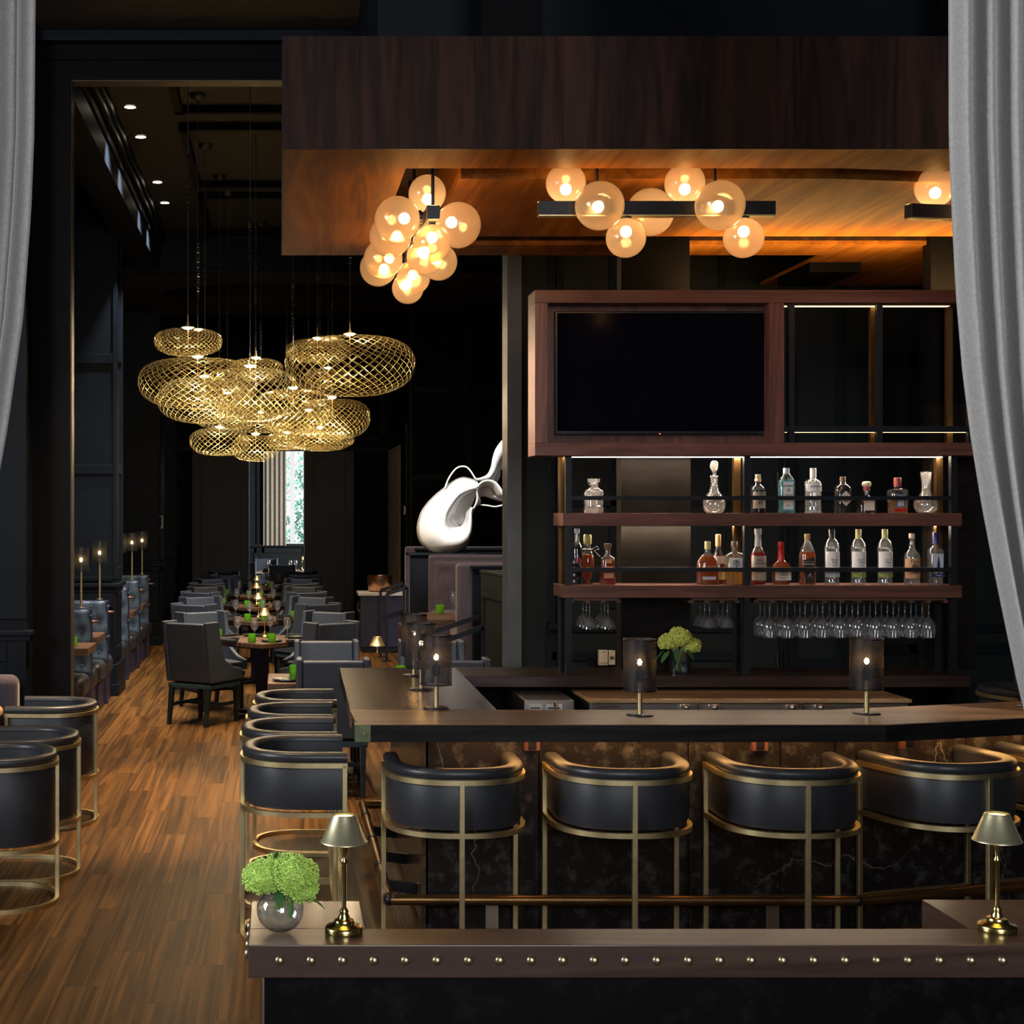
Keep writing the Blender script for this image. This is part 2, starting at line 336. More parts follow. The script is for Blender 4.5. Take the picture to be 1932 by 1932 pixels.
m_bayled = emit('bay_strip', (1, .66, .30), 5)
m_cove = emit('cove_strip', (1, .56, .18), 190)
m_goldshade = M('gold_shade', (.80, .60, .26), .36, .9, var=.06)
m_stud = M('antique_brass', (.50, .46, .29), .4, 1, var=.15, vs=40)
m_litedge = M('lit_jamb_grey', (.085, .094, .10), .4, .2, var=.1)  # lighter grey stands for dining-room light caught by the jamb
m_doorframe = M('dull_bronze', (.085, .068, .05), .45, .5, var=.2)
m_down = emit('downlight_glow', (1, .86, .66), 16)
m_lampglow = emit('lamp_glow', (1, .75, .22), 9)
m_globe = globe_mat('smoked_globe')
m_perf = perforated('perforated_metal', (.028, .026, .028), .0725)
m_leaf = M('leaf_green', (.035, .13, .03), .45, var=.3, vs=12)
m_stem = M('stem_green', (.15, .30, .05), .5, var=.2, vs=12)
m_bloom = M('bloom_green', (.56, .84, .17), .6, var=.3, vs=60)
m_bloomy = M('bloom_yellow_green', (.68, .74, .16), .6, var=.3, vs=60)
# ================================================================== THE SETTING
def sbox(name, mat, x0, x1, y0, y1, z0, z1, bevel=0):
    return struct(MB().box(x0, x1, y0, y1, z0, z1).build(name, mat, bevel=bevel))
def part(name, mat, parent, x0, x1, y0, y1, z0, z1, bevel=0):
    return MB().box(x0, x1, y0, y1, z0, z1).build(name, mat, parent, bevel=bevel)
# floor: a slab and planks laid along the room
floor = sbox('floor', m_black, -6, 8, -4, 36.2, -.08, -.012)
PW, PL = .165, 1.22
pm = MB().box(-PW/2+.0003, PW/2-.0003, -PL/2+.0004, PL/2-.0004, -.012, 0).mesh('plank'); pm.materials.append(m_floor)
rest = MB()
for i in range(-22, 26):
    x = i * PW; off = (i * .413) % 1 * PL
    for j in range(2, 30):
        y = j * PL + off - .4
        if -2.0 < x < .85 and 5.2 < y < 16.4:
            if x > .7 and 6.7 < y < 8.7: continue
            put('plank', pm, floor, (x, y, 0), math.pi * ((i + j) % 2))
        elif y > 2:
            rest.box(x-PW/2+.0003, x+PW/2-.0003, y-PL/2+.0004, y+PL/2-.0004, -.012, 0)
ro = rest.build('plank', m_floor, floor); ro['kind'] = 'stuff'
# outer shell of the building
sbox('wall_front', m_wall, -6.2, 8.2, -4.3, -4, -.1, 5.6)
sbox('wall_left', m_wall, -6.3, -6, -4, 10.3, -.1, 5.6)
sbox('wall_right', m_wall, 8, 8.3, -4, 22.2, -.1, 5.6)
sbox('ceiling', m_ceil, -6.2, 8.2, -4, 10.54, 5.36, 5.6)
# divider between bar room and dining room
def frames(parent, Y, stiles, rails, mat=m_wall, d=.022):
    for x0, x1, z0, z1 in stiles: part('stile', mat, parent, x0, x1, Y - d, Y + .005, z0, z1, .004)
    for x0, x1, z0, z1 in rails: part('rail', mat, parent, x0, x1, Y - d, Y + .005, z0, z1, .004)
wdl = sbox('wall_divider_left', m_black, -6, -1.48, 10.54, 10.72, 0, 5.36)
part('door_edge', m_doorframe, wdl, -1.48, -1.474, 10.57, 10.70, .02, 5.03)
part('plinth', m_wall, wdl, -2.2, -1.44, 10.50, 10.76, 0, .22, .006)
wp = sbox('wall_pilaster', m_wall, -6, -1.745, 10.30, 10.538, 0, 5.36)
frames(wp, 10.30, [(-1.93, -1.745, 1.24, 5.3), (-1.88, -1.745, .3, 1.1), (-2.9, -2.7, .3, 5.3)], [(-2.7, -1.93, 1.24, 1.3), (-2.7, -1.93, 3.2, 3.4), (-2.7, -1.88, .95, 1.1)])
part('cap_rail', m_wall, wp, -6, -1.70, 10.245, 10.36, 1.13, 1.165, .006); part('cap_mould', m_wall, wp, -6, -1.715, 10.265, 10.36, 1.09, 1.13, .006)
part('plinth', m_wall, wp, -6, -1.72, 10.27, 10.50, 0, .25, .006)
hd = sbox('wall_header', m_black, -1.48, 1.636, 10.54, 10.72, 5.035, 5.6)
part('header_trim', m_doorframe, hd, -1.48, 1.636, 10.56, 10.70, 5.028, 5.036)
part('crown', m_wall, hd, -6, 1.636, 10.44, 10.54, 5.28, 5.36, .01); part('picture_rail', m_black, hd, -1.74, 1.636, 10.52, 10.54, 5.17, 5.19)
wb = sbox('wall_bar', m_green, 1.636, 8, 10.54, 10.72, 0, 5.36)
part('jamb', m_litedge, wb, 1.60, 1.70, 10.50, 10.74, 0, 5.04)
xb = lambda p: XX(p, 10.54)
frames(wb, 10.54, [(xb(1036), xb(1048), 1.2, 5.3), (xb(1050), xb(1060), 1.2, 5.3), (xb(1150), xb(1172), 1.3, 5.3), (xb(1488), xb(1500), 0, 3.1), (xb(1478), xb(1484), 0, 3.1),
    (xb(1575), xb(1592), 0, 5.3), (xb(1712), xb(1730), .3, 5.3), (xb(1355), xb(1368), 1.3, 5.3), (xb(1030), xb(1050), .1, 1.12), (xb(1110), xb(1120), .1, .95)],
    [(xb(1040), xb(1470), 1.13, 1.18), (xb(1040), xb(1470), .93, 1.0), (xb(1592), 6, 1.13, 1.18), (xb(1592), 6, .98, 1.05), (xb(1060), xb(1470), 2.02, 2.08), (xb(1600), 6, 3.0, 3.1), (xb(1500), xb(1575), .85, .95), (xb(1500), xb(1575), 2.05, 2.12)])
part('cap_rail', m_wall, wb, xb(1031), xb(1062), 10.46, 10.56, 1.15, 1.2, .008)
d1 = struct(MB().box(xb(1413), xb(1466), 10.505, 10.545, 0, 3.0).build('door_1', m_green, bevel=.004))
for z in (.95, 2.2): MB().lathe([(.012, -.06), (.012, .06)], 10, (xb(1463), 10.49, z), close=True).build('hinge', m_iron, d1)
# dining room side walls, piers, ceiling
sbox('wall_dining_left', m_wall, -3.6, -3.4, 10.72, 26.3, 0, 5.6)
def pier(xr, y0, y1, zcap, stileL, stileR, zs):
    p = sbox('wall_pier', m_wall, -3.5, xr, y0, y1, 0, 5.42)
    part('plinth', m_wall, p, -3.5, xr + .045, y0 - .045, y1 + .03, 0, .13, .01); part('skirting', m_wall, p, -3.5, xr + .028, y0 - .028, y1 + .02, .13, .34, .008)
    part('cap_rail', m_wall, p, -3.5, xr + .05, y0 - .05, y1 + .03, zcap - .03, zcap + .015, .008); part('cap_mould', m_wall, p, -3.5, xr + .02, y0 - .02, y1 + .02, zcap - .09, zcap - .03, .006)
    for k, (e, z0) in enumerate(((.03, 5.14), (.06, 5.2), (.10, 5.28), (.14, 5.36))): part('crown', m_wall, p, -3.5, xr + e, y0 - e, y1 + e, z0, z0 + .08, .008)
    frames(p, y0, [(stileR, xr, zcap + .06, 5.1), (stileR, xr, .36, zcap - .1)], [(-3.4, stileR, z0, z1) for z0, z1 in zs])
    for z0, z1 in ((.40, .52), (1.0, 1.1), (zcap + .05, zcap + .18), (2.4, 2.52), (3.62, 3.74), (4.9, 5.1)): part('rail', m_wall, p, xr - .01, xr + .018, y0 + .12, y1 - .12, z0, z1, .004)
    for yy in (y0, y1 - .12): part('stile', m_wall, p, xr - .01, xr + .018, yy, yy + .12, zcap + .06, 5.1, .004)
    return p
s1 = lambda y: ZZ(y, 16.1)
p1 = pier(-1.777, 16.1, 16.75, s1(1103), XX(197, 16.1), -1.8, [(s1(686), s1(668)), (s1(895), s1(877)), (s1(1096), s1(1088)), (4.9, 5.1), (.36, .5), (.95, 1.1)])
s2 = lambda y: ZZ(y, 22.2)
p2 = pier(-1.795, 22.2, 22.9, s2(1065), XX(289, 22.2), -1.8, [(s2(912), s2(898)), (s2(1057), s2(1048)), (s2(690), s2(680)), (4.9, 5.1), (.36, .5), (.95, 1.1)])
MB().tube([W(302, 974, 22.17) + Vector((0, d, 0)) for d in (0,)] + [W(306, 974, 22.13), W(306, 996, 22.13), W(302, 996, 22.17)], .012, 6).build('door_pull', m_white, p2)
pier(-1.775, 25.5, 26.25, 1.2, XX(336, 25.5), -1.8, [(2.4, 2.5), (4.9, 5.1)])
ceil = sbox('ceiling_dining', m_ceil, -3.6, 8, 10.72, 18.55, 5.45, 5.6)
for ya, yb in ((10.9, 12.8), (13.3, 15.7), (16.2, 18.3)):
    f = MB(); x0, x1 = -.9, 2.6
    for q in ((x0, x1, ya, ya + .07), (x0, x1, yb - .07, yb), (x0, x0 + .07, ya, yb), (x1 - .07, x1, ya, yb)): f.box(q[0], q[1], q[2], q[3], 5.385, 5.452)
    f.build('tray_moulding', m_black, ceil)
bm_ = sbox('ceiling_beam', m_wall, -1.80, -1.49, 10.72, 18.55, 4.965, 5.46)
part('beam_trim', m_black, bm_, -1.50, -1.472, 10.72, 18.55, 5.18, 5.24); part('crown', m_wall, bm_, -1.50, -1.44, 10.72, 18.55, 5.30, 5.36, .01); part('crown', m_wall, bm_, -1.50, -1.41, 10.72, 18.55, 5.36, 5.45, .01)
# dropped ceiling with an oval recess
oc, orx, ory = (.0, 20.4), 1.6, 1.02
x0, x1, y0, y1 = -3.4, 8, 18.55, 22.6
def recess(u, v):
    a = 2 * math.pi * u; ex, ey = oc[0] + orx * math.cos(a), oc[1] + ory * math.sin(a)
    c, s_ = math.cos(a), math.sin(a)
    t = min((x1 - oc[0]) / c if c > 1e-6 else 1e9, (x0 - oc[0]) / c if c < -1e-6 else 1e9, (y1 - oc[1]) / s_ if s_ > 1e-6 else 1e9, (y0 - oc[1]) / s_ if s_ < -1e-6 else 1e9)
    bx, by = oc[0] + c * t, oc[1] + s_ * t
    if v < .3: return (bx, by, 4.95)
    if v < .6: return (ex, ey, 4.95)
    if v < .9: return (ex, ey, 5.3)
    return (oc[0] + (ex - oc[0]) * .01, oc[1] + (ey - oc[1]) * .01, 5.3)
dc = struct(MB().grid(recess, 96, 4, False, True).build('ceiling_oval', m_ceil))
part('bulkhead', m_wall, dc, -3.4, 8, 18.53, 18.57, 4.95, 5.5); part('bulkhead_trim', m_wall, dc, -3.4, 8, 18.50, 18.54, 4.95, 4.99, .006); part('crown', m_wall, dc, -3.4, 8, 18.46, 18.54, 5.37, 5.45, .01)
sbox('ceiling_far', m_ceil, -3.6, 8, 22.6, 26.5, 5.4, 5.6); 
part('bulkhead', m_wall, dc, -3.4, 8, 22.58, 22.62, 4.95, 5.5)
# far wall with sliding doors and the room beyond
wf = sbox('wall_far', m_black, -3.6, 8, 26.3, 26.5, 3.1, 5.6)
part('door_head_trim', m_wall, wf, -1.75, 1.93, 26.26, 26.30, 3.05, 3.12); part('rail', m_wall, wf, XX(600, 26.3), XX(725, 26.3), 26.28, 26.3, 3.25, 3.30); part('stile', m_wall, wf, XX(718, 26.3), XX(726, 26.3), 26.28, 26.3, 3.25, 5.2)
sbox('wall_far_left', m_black, -3.6, XX(362, 26.3), 26.3, 26.5, 0, 3.1); sbox('wall_far_right', m_black, XX(668, 26.3), 8, 26.3, 26.5, 0, 3.1)
def slide(name, xa, xb_, pull):
    d = struct(MB().box(xa, xb_, 26.36, 26.42, .01, 3.1).build(name, m_door))
    w = .16
    for a, b in ((xa, xa + w), (xb_ - w, xb_)): part('stile', m_door, d, a, b, 26.335, 26.36, .01, 3.1, .004)
    for a, b in ((.01, .25), (.75, .85), (1.36, 1.46), (1.95, 2.05), (2.95, 3.1)): part('rail', m_door, d, xa + w, xb_ - w, 26.335, 26.36, a, b, .004)
    part('pull_plate', m_iron, d, pull - .03, pull + .03, 26.32, 26.336, .90, 1.14)
    return d
slide('door_2', XX(362, 26.3), XX(470, 26.3), XX(465, 26.3)); sd = slide('door_3', XX(574.5, 26.3), XX(668, 26.3), XX(581, 26.3))
part('daylit_edge', m_white, sd, XX(573, 26.3), XX(574.6, 26.3), 26.335, 26.42, .01, 3.1)  # white colour paints in the daylight on the door's edge
wy = 36.0; wx = lambda p: XX(p, wy); wz = lambda p: ZZ(p, wy)
sbox('wall_room_left', m_wall, -4.3, -4, 26.5, 36.2, 0, 4.6); sbox('wall_room_right', m_wall, 4, 4.3, 26.5, 36.2, 0, 4.6); sbox('ceiling_room', m_ceil, -4.3, 4.3, 26.5, 36.4, 4.5, 4.7)
wr = sbox('wall_room_back', m_green, -4, wx(530), wy, wy + .2, 0, 4.5); sbox('wall_room_sill', m_green, wx(530), wx(640), wy, wy + .2, 0, wz(1030)); sbox('wall_room_end', m_green, wx(640), 4, wy, wy + .2, 0, 4.5)
part('stile', m_green, wr, wx(484), wx(494), wy - .04, wy, wz(1030), 4.4, .01); part('cap_rail', m_green, wr, -4, 3.9, wy - .10, wy + .01, wz(1032), wz(1026), .008)
for a, b in ((wx(494), wx(575)), (wx(455), wx(484))):
    part('rail', m_green, wr, a, b, wy - .03, wy, wz(1043), wz(1034)); part('rail', m_green, wr, a, b, wy - .03, wy, .1, .25)
    for c_ in (a, b): part('stile', m_green, wr, c_ - .06, c_ + .06, wy - .03, wy, .1, wz(1034))
win = struct(MB().box(wx(530), wx(640), wy + .08, wy + .13, wz(1030), wz(1026)).box(wx(530), wx(640), wy + .08, wy + .13, 4.4, 4.5).build('window_1', m_white))
for a, b in ((547, 556), (597, 606), (536, 539)): part('mullion', m_white, win, wx(a), wx(b), wy + .06, wy + .14, wz(1028), 4.45)
for a, b in ((877, 871), (929, 924), (1028, 1023)): part('glazing_bar', m_white, win, wx(530), wx(640), wy + .07, wy + .13, wz(a), wz(b))
MB().box(wx(530), wx(640), wy + .10, wy + .105, wz(1028), 4.45).build('pane', glass('window_glass', base=.02, edge=.3), win)
# window behind a curtain on the side wall of the dining room
ws = sbox('wall_side', m_green, 1.93, 2.1, 22.2, 26.3, 0, 5.6)
for yy in (22.35, 25.3): part('casing', m_green, ws, 1.88, 1.94, yy, yy + .16, .9, 3.3, .006)
part('casing', m_green, ws, 1.86, 1.94, 22.2, 25.6, 3.05, 3.3, .006); part('rail', m_green, ws, 1.90, 1.94, 22.2, 26.3, 1.12, 1.17)
wr2 = sbox('wall_dining_back', m_black, 1.90, 8, 22.0, 22.2, 0, 5.6)
q = lambda p: XX(p, 22); qz = lambda p: ZZ(p, 22)
frames(wr2, 22, [(1.90, q(779), 1.3, 5.4), (q(880), q(893), 1.3, 5.4)], [(q(779), 6, qz(742), qz(728)), (q(779), 6, qz(908), qz(895)), (q(779), 6, qz(1040), qz(1028)), (1.9, 6, 5.2, 5.4)], m_wall)
MB().tube([W(762, 955, 21.95), W(764, 957, 21.9), W(764, 968, 21.9), W(762, 970, 21.95)], .015, 6).build('door_pull', m_white, wr2)
# hedge outside
hm = MB(); random.seed(5)
for _ in range(3600):
    x = random.uniform(-.8, 2.2); z = random.uniform(-.02, 3.9); y = 38.6 + random.uniform(0, .5)
    if z > 2.7 and random.random() < (z - 2.7) * .9: continue
    s = random.uniform(.03, .075); a = random.uniform(0, 6.3); b = random.uniform(-.8, .8)
    u = Vector((math.cos(a), b * .5, math.sin(a))) * s; w = Vector((-math.sin(a), .4, math.cos(a))) * s * .5
    c = Vector((x, y, z)); hm.add([c - u, c + w, c + u, c - w], [(0, 1, 2, 3)])
hg = hm.build('hedge', M('hedge_leaf', (.05, .16, .11), .5, var=.8, vs=3)); tag(hg, 'leafy green hedge outside the far window', 'hedge'); hg['kind'] = 'stuff'
sbox('ground', m_stem, -6, 8, 36.3, 42, -.1, -.02)
# ceiling downlights
def downlight(x, y, z, k, where, r=.05):
    t = thing('ceiling_downlight', f'small round ceiling downlight, {k} in the row {where}', 'light', (x, y, z), group='ceiling downlights')
    MB().lathe([(r * 1.35, -.004), (r, -.006), (r, 0)], 20).build('trim_ring', m_ceil, t); MB().lathe([(0, -.003), (r, -.003)], 20).build('lamp_lens', m_down, t)
for k, (px, py) in enumerate(((245.5, 201), (265.5, 257.4), (297, 343), (311, 382), (332, 440))):
    Y = F * (5.45 - H) / (CY - py); downlight(XX(px, Y), Y, 5.448, ORD[k] + ' nearest', 'above the booths')
    spot('downlight_beam', (XX(px, Y), Y, 5.40), (XX(px, Y) - .55, Y + 1.3, .6), 480, (.96, .97, 1), 72, .8)
Y = F * (5.45 - H) / (CY - 450); downlight(XX(431, Y), Y, 5.448, 'single lamp', 'behind the pendant cords'); spot('downlight_beam', (XX(431, Y), Y, 5.40), (XX(431, Y), Y - .1, 0), 200, (1, .8, .58), 70, .8)
# ================================================================== CANOPY, BAR, BACK BAR
BT = 1.07                                   # bar top height
cz0, cz1 = 3.54, 4.02
can = thing('bar_canopy', 'large walnut canopy hanging over the bar with recessed light channels', 'canopy', (0, 0, 0))
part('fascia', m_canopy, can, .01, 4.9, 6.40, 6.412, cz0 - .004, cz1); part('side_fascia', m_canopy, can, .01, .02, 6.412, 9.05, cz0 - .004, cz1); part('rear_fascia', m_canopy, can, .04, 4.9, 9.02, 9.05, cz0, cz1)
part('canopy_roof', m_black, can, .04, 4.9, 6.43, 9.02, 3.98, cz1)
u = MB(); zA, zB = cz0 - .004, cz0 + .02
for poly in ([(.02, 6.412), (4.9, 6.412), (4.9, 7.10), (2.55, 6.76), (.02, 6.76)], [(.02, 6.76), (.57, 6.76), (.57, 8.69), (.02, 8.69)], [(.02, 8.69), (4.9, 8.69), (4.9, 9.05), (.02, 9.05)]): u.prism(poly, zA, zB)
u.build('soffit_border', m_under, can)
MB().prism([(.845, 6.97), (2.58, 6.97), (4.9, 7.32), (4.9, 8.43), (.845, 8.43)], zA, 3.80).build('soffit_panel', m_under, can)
part('channel_back', m_canopy, can, .5, 4.9, 6.70, 8.75, 3.79, 3.82)
s = MB(); 
for poly in ([(.55, 6.74), (2.56, 6.74), (2.56, 6.76), (.55, 6.76)], [(.55, 6.76), (.57, 6.76), (.57, 8.7), (.55, 8.7)], [(.57, 8.69), (4.9, 8.69), (4.9, 8.71), (.57, 8.71)]): s.prism(poly, zB, 3.8)
s.build('channel_liner', m_canopy, can)
rp = MB().box(3.30, 4.55, 9.05, 10.25, zA, zB).build('rear_soffit', m_under, can)
part('rear_soffit_beam', m_black, can, 3.30, 3.62, 9.3, 9.9, zA - .06, zA)
part('suspension', m_black, can, 1.0, 1.3, 7.4, 7.7, cz1, 5.36); part('suspension', m_black, can, 3.4, 3.7, 7.4, 7.7, cz1, 5.36)
sbox('ceiling_bulkhead', m_wall, .532, 7.9, 8.1, 10.43, 4.3, 5.36)
# columns that pass through the back bar
for xa, xb_ in ((XX(1172, 8.62), XX(1303, 8.62)), (XX(1757, 8.62), XX(1840, 8.62))):
    c = struct(MB().box(xa + .003, xb_ - .003, 8.63, 8.74, BT, 5.3).build('column', m_black)); part('bronze_sheet', m_bronze, c, xa, xb_, 8.62, 8.74, BT, 2.6)
# ---- bar counter
bar = thing('bar_counter', 'long dark wood bar counter with marble front and brass corner', 'bar', (0, 0, 0))
XL, XI = .325, 1.0
ang = math.atan2(.21, .70); dv = Vector((math.cos(ang), math.sin(ang))); nv = Vector((-dv.y, dv.x)); b0 = Vector((2.59, 6.39)); L_ = 2.4; e0 = b0 + dv * L_; dw = .48; mitre = math.tan(ang / 2) * dw
top = MB().prism([(XL + .01, 6.39), (b0.x, 6.39), (b0.x - mitre, 6.87), (XI, 6.87), (XI - .68, 6.87)], BT - .072, BT)
top.build('countertop', m_bartop, bar, bevel=.0012)
MB().prism([(XL + .06, 6.384), (b0.x, 6.384), (b0.x, 6.392), (XL + .06, 6.392)], BT - .074, BT - .002).build('edge_band', m_baredgew, bar)
MB().prism([(b0.x, 6.384), (e0.x, e0.y - .006), (e0.x, e0.y + .002), (b0.x, 6.392)], BT - .074, BT - .002).build('edge_band', m_baredgew, bar)
MB().prism([(XL - .003, 6.47), (XL + .004, 6.47), (XL + .030, 8.72), (XL + .022, 8.72)], BT - .074, BT - .002).build('edge_band', m_baredgew, bar)
MB().prism([(b0.x, b0.y), (e0.x, e0.y), (e0.x + nv.x * dw, e0.y + nv.y * dw), (b0.x - mitre, 6.87)], BT - .072, BT).build('countertop', m_bartop, bar, bevel=.0012)
MB().prism([(XL, 6.872), (XI, 6.872), (XI + .02, 8.28), (XI + .02, 8.72), (XL + .025, 8.72)], BT - .072, BT).build('countertop', m_bartopy, bar, bevel=.0012)
cb = part('corner_plate', m_cornerbrass, bar, XL - .004, XX(700, 6.385), 6.382, 6.47, BT - .075, BT - .001, .002)
MB().lathe([(.004, 0), (.003, .002), (0, .003)], 8).build('screw', m_brass, cb, (XX(688, 6.38), 6.381, BT - .036)).rotation_euler.x = R(90)
bx = .645
part('end_panel', m_bartopy, bar, bx, bx + .03, 6.80, 8.70, .10, BT - .072); part('kick', m_black, bar, bx + .05, 2.6, 6.88, 8.6, .0, .10)
edges = [bx, 1.18, 1.86, 2.28, 2.59 - .41 * math.tan(ang / 2) + .0]
for a, b in zip(edges[:-1], edges[1:]): part('marble_slab', m_barmarble, bar, a + .002, b - .002, 6.80, 6.83, .06, BT - .072, .002)
w0 = Vector((edges[-1], 6.80)); 
for k in range(3):
    a = w0 + dv * (.004 + k * .72); b = w0 + dv * ((k + 1) * .72); MB().prism([tuple(a), tuple(b), tuple(b + nv * .03), tuple(a + nv * .03)], .06, BT - .072).build('marble_slab', m_barmarble, bar, bevel=.002)
part('corner_post', m_bartopy, bar, bx - .002, bx + .02, 6.795, 6.84, .06, BT - .072)
# bar core, so that nothing is hollow from the side
MB().box(bx + .03, XI - .02, 6.83, 8.70, .1, BT - .075).box(XI - .02, edges[-1], 6.83, 6.86, .1, BT - .075).build('carcass', m_black, bar)
MB().box(bx + .1, 2.5, 6.70, 6.72, BT - .0745, BT - .072).build('led_strip', m_baredge, bar)
a = w0 - nv * .10 + dv * .05; b = a + dv * 2; MB().prism([tuple(a), tuple(b), tuple(b + nv * .02), tuple(a + nv * .02)], BT - .0745, BT - .072).build('led_strip', m_baredge, bar)
# foot rail with joints and brackets
fz = .245; fr = .024
rail = MB().tube([(.49, 8.85, fz), (.49, 6.72, fz)], fr, 12).tube([(.49, 6.68, fz), (2.58, 6.665, fz)], fr, 12)
q0 = Vector((2.58, 6.665)); q1 = q0 + dv * 2.2; rail.tube([(q0.x, q0.y, fz), (q1.x, q1.y, fz)], fr, 12).tube([(.49, 8.85, fz), (.70, 8.85, fz)], fr, 12)
rail = rail.build('foot_rail', m_bronzepost, bar)
for p in ((.49, 6.68, fz), (.49, 8.85, fz), (2.58, 6.665, fz)): MB().ball(p, fr * 1.06, 12, 8).build('elbow', m_iron, rail)
for yv in (7.3, 7.9, 8.5): MB().tube([(.49, yv - .03, fz), (.49, yv + .03, fz)], fr * 1.15, 12).build('collar', m_iron, rail)
for yv in (7.0, 7.6, 8.2): MB().bar((.49, yv, fz - .01), (bx, yv, fz - .03), .03, .05).build('bracket', m_iron, rail)
for px in (936, 1476): 
    xv = XX(px, 6.66); MB().bar((xv, 6.66, fz), (xv, 6.80, fz - .05), .03, .02).box(xv - .03, xv + .03, 6.785, 6.80, fz - .16, fz - .02).build('bracket', m_steel, rail, bevel=.003)
# purse hooks and socket boxes under the counter
for px in (1003, 1432, 1712):
    Yp = 6.79; xv = XX(px, Yp)
    if px > 1650: Yp = 6.84; xv = XX(px, Yp)
    ob = MB().box(xv - .035, xv + .035, Yp - .02, Yp + .02, BT - .175, BT - .075).build('socket_box', m_shelfz, bar, bevel=.003)
    MB().box(xv - .018, xv + .018, Yp - .026, Yp - .019, BT - .165, BT - .095).build('socket', m_iron, ob, bevel=.002)
    h = MB()
    for sx in (-1, 1): h.tube([(xv + .055 + sx * .004, Yp - .01, BT - .075), (xv + .055 + sx * .015, Yp - .05, BT - .11), (xv + .055 + sx * .05, Yp - .07, BT - .105), (xv + .055 + sx * .062, Yp - .075, BT - .085)], .0045, 6)
    h.build('purse_hook', m_iron, bar)
# ---- back bar counter
bb = thing('back_bar_counter', 'dark wood back bar counter running under the bottle shelves', 'counter', (0, 0, 0))
part('countertop', m_backtop, bb, XI + .021, 3.83, 8.28, 8.76, BT - .062, BT, .003)
part('front_panel', m_black, bb, 3.3, 3.78, 8.62, 8.66, .0, BT - .062); part('front_panel', m_black, bb, XI + .03, 3.3, 8.66, 8.70, 0, BT - .062)
part('end_leg', m_black, bb, 3.76, 3.83, 8.30, 8.74, 0, BT - .062)
# under-counter equipment
cl = thing('back_bar_cooler', 'long stainless back bar cooler with two latched doors and flat worktop', 'cooler', (0, 0, 0))
cx0, cx1 = XX(1110, 7.95), XX(1718, 7.95)
part('worktop', m_oak_and_reflection, cl, cx0, cx1, 7.93, 8.62, .965, .985, .003); part('body', m_steel, cl, cx0 + .01, cx1 - .01, 7.96, 8.60, .02, .965)  # worktop is steel; oak colour paints in the warm wood it reflects
for k in range(3):
    a = cx0 + .02 + k * (cx1 - cx0 - .03) / 3; b = a + (cx1 - cx0 - .03) / 3 - .01; d = part('door', m_steel, cl, a, b, 7.935, 7.96, .15, .96, .003)
    for xh in ((b - .06,), (a + .08, b - .06), (a + .08,))[k]:
        MB().box(xh - .035, xh + .035, 7.905, 7.935, .925, .962).ball((xh, 7.902, .945), .016, 10, 6).build('latch', m_steel, d, bevel=.004)
def text(body, size, loc, mat, parent, rx=90, rz=0, align='CENTER', ext=.0004, shear=0, ry=0):
    cu = bpy.data.curves.new('lettering', 'FONT'); cu.body = body; cu.size = size; cu.align_x = align; cu.align_y = 'CENTER'; cu.extrude = ext; cu.shear = shear; cu.resolution_u = 2
    o = bpy.data.objects.new('lettering', cu); col.objects.link(o); dg = bpy.context.evaluated_depsgraph_get(); dg.update()
    me = bpy.data.meshes.new_from_object(o.evaluated_get(dg)); bpy.data.objects.remove(o); me.materials.clear(); me.materials.append(mat)
    t = put('lettering', me, parent, loc); t.rotation_euler = (R(rx), R(ry), R(rz)); return t
text('Glastender', .028, (cx0 + .10, 7.93, .945), m_shelf, cl)
wa = thing('glass_washer', 'stainless glass washer with instruction sheets and two knobs behind the bar', 'glass washer', (0, 0, 0))
a, b = XX(988, 7.95), XX(1083, 7.95)
part('body', m_steel, wa, a, b, 7.94, 8.6, .02, .98, .004)
for x_, w_ in ((a + .06, .07), (a + .16, .085)): 
    pp = part('instruction_sheet', m_paper, wa, x_ - w_ / 2, x_ + w_ / 2, 7.936, 7.94, .80, .96)
    for k in range(5): part('print_line', m_ink, pp, x_ - w_ * .4, x_ + w_ * .38, 7.9345, 7.936, .935 - k * .026, .941 - k * .026)
for k in (0, 1): MB().lathe([(.017, 0), (.015, .02), (0, .02)], 12).build('knob', m_iron, wa, (b - .015 - k * .0 + (.045 if k else -.02), 7.94, .90)).rotation_euler.x = R(90)
fa = MB().tube([(a + .14, 7.80, .80), (a + .14, 7.80, .95), (a + .14, 7.80, .985), (a + .14, 7.76, .99), (a + .14, 7.74, .96)], .008, 8).build('faucet', m_steel); tag(fa, 'slim chrome faucet standing before the glass washer', 'faucet')
dr = thing('drain_rack', 'ribbed steel drainboard inside the left wing of the bar', 'drain rack', (0, 0, 0))
part('tray', m_steel, dr, 1.03, 1.45, 7.0, 7.55, .84, .86)
for k in range(9): part('rib', m_steel, dr, 1.04 + k * .05, 1.055 + k * .05, 7.0, 7.55, .86, .872)
part('stand', m_iron, dr, 1.05, 1.43, 7.02, 7.5, 0, .84)
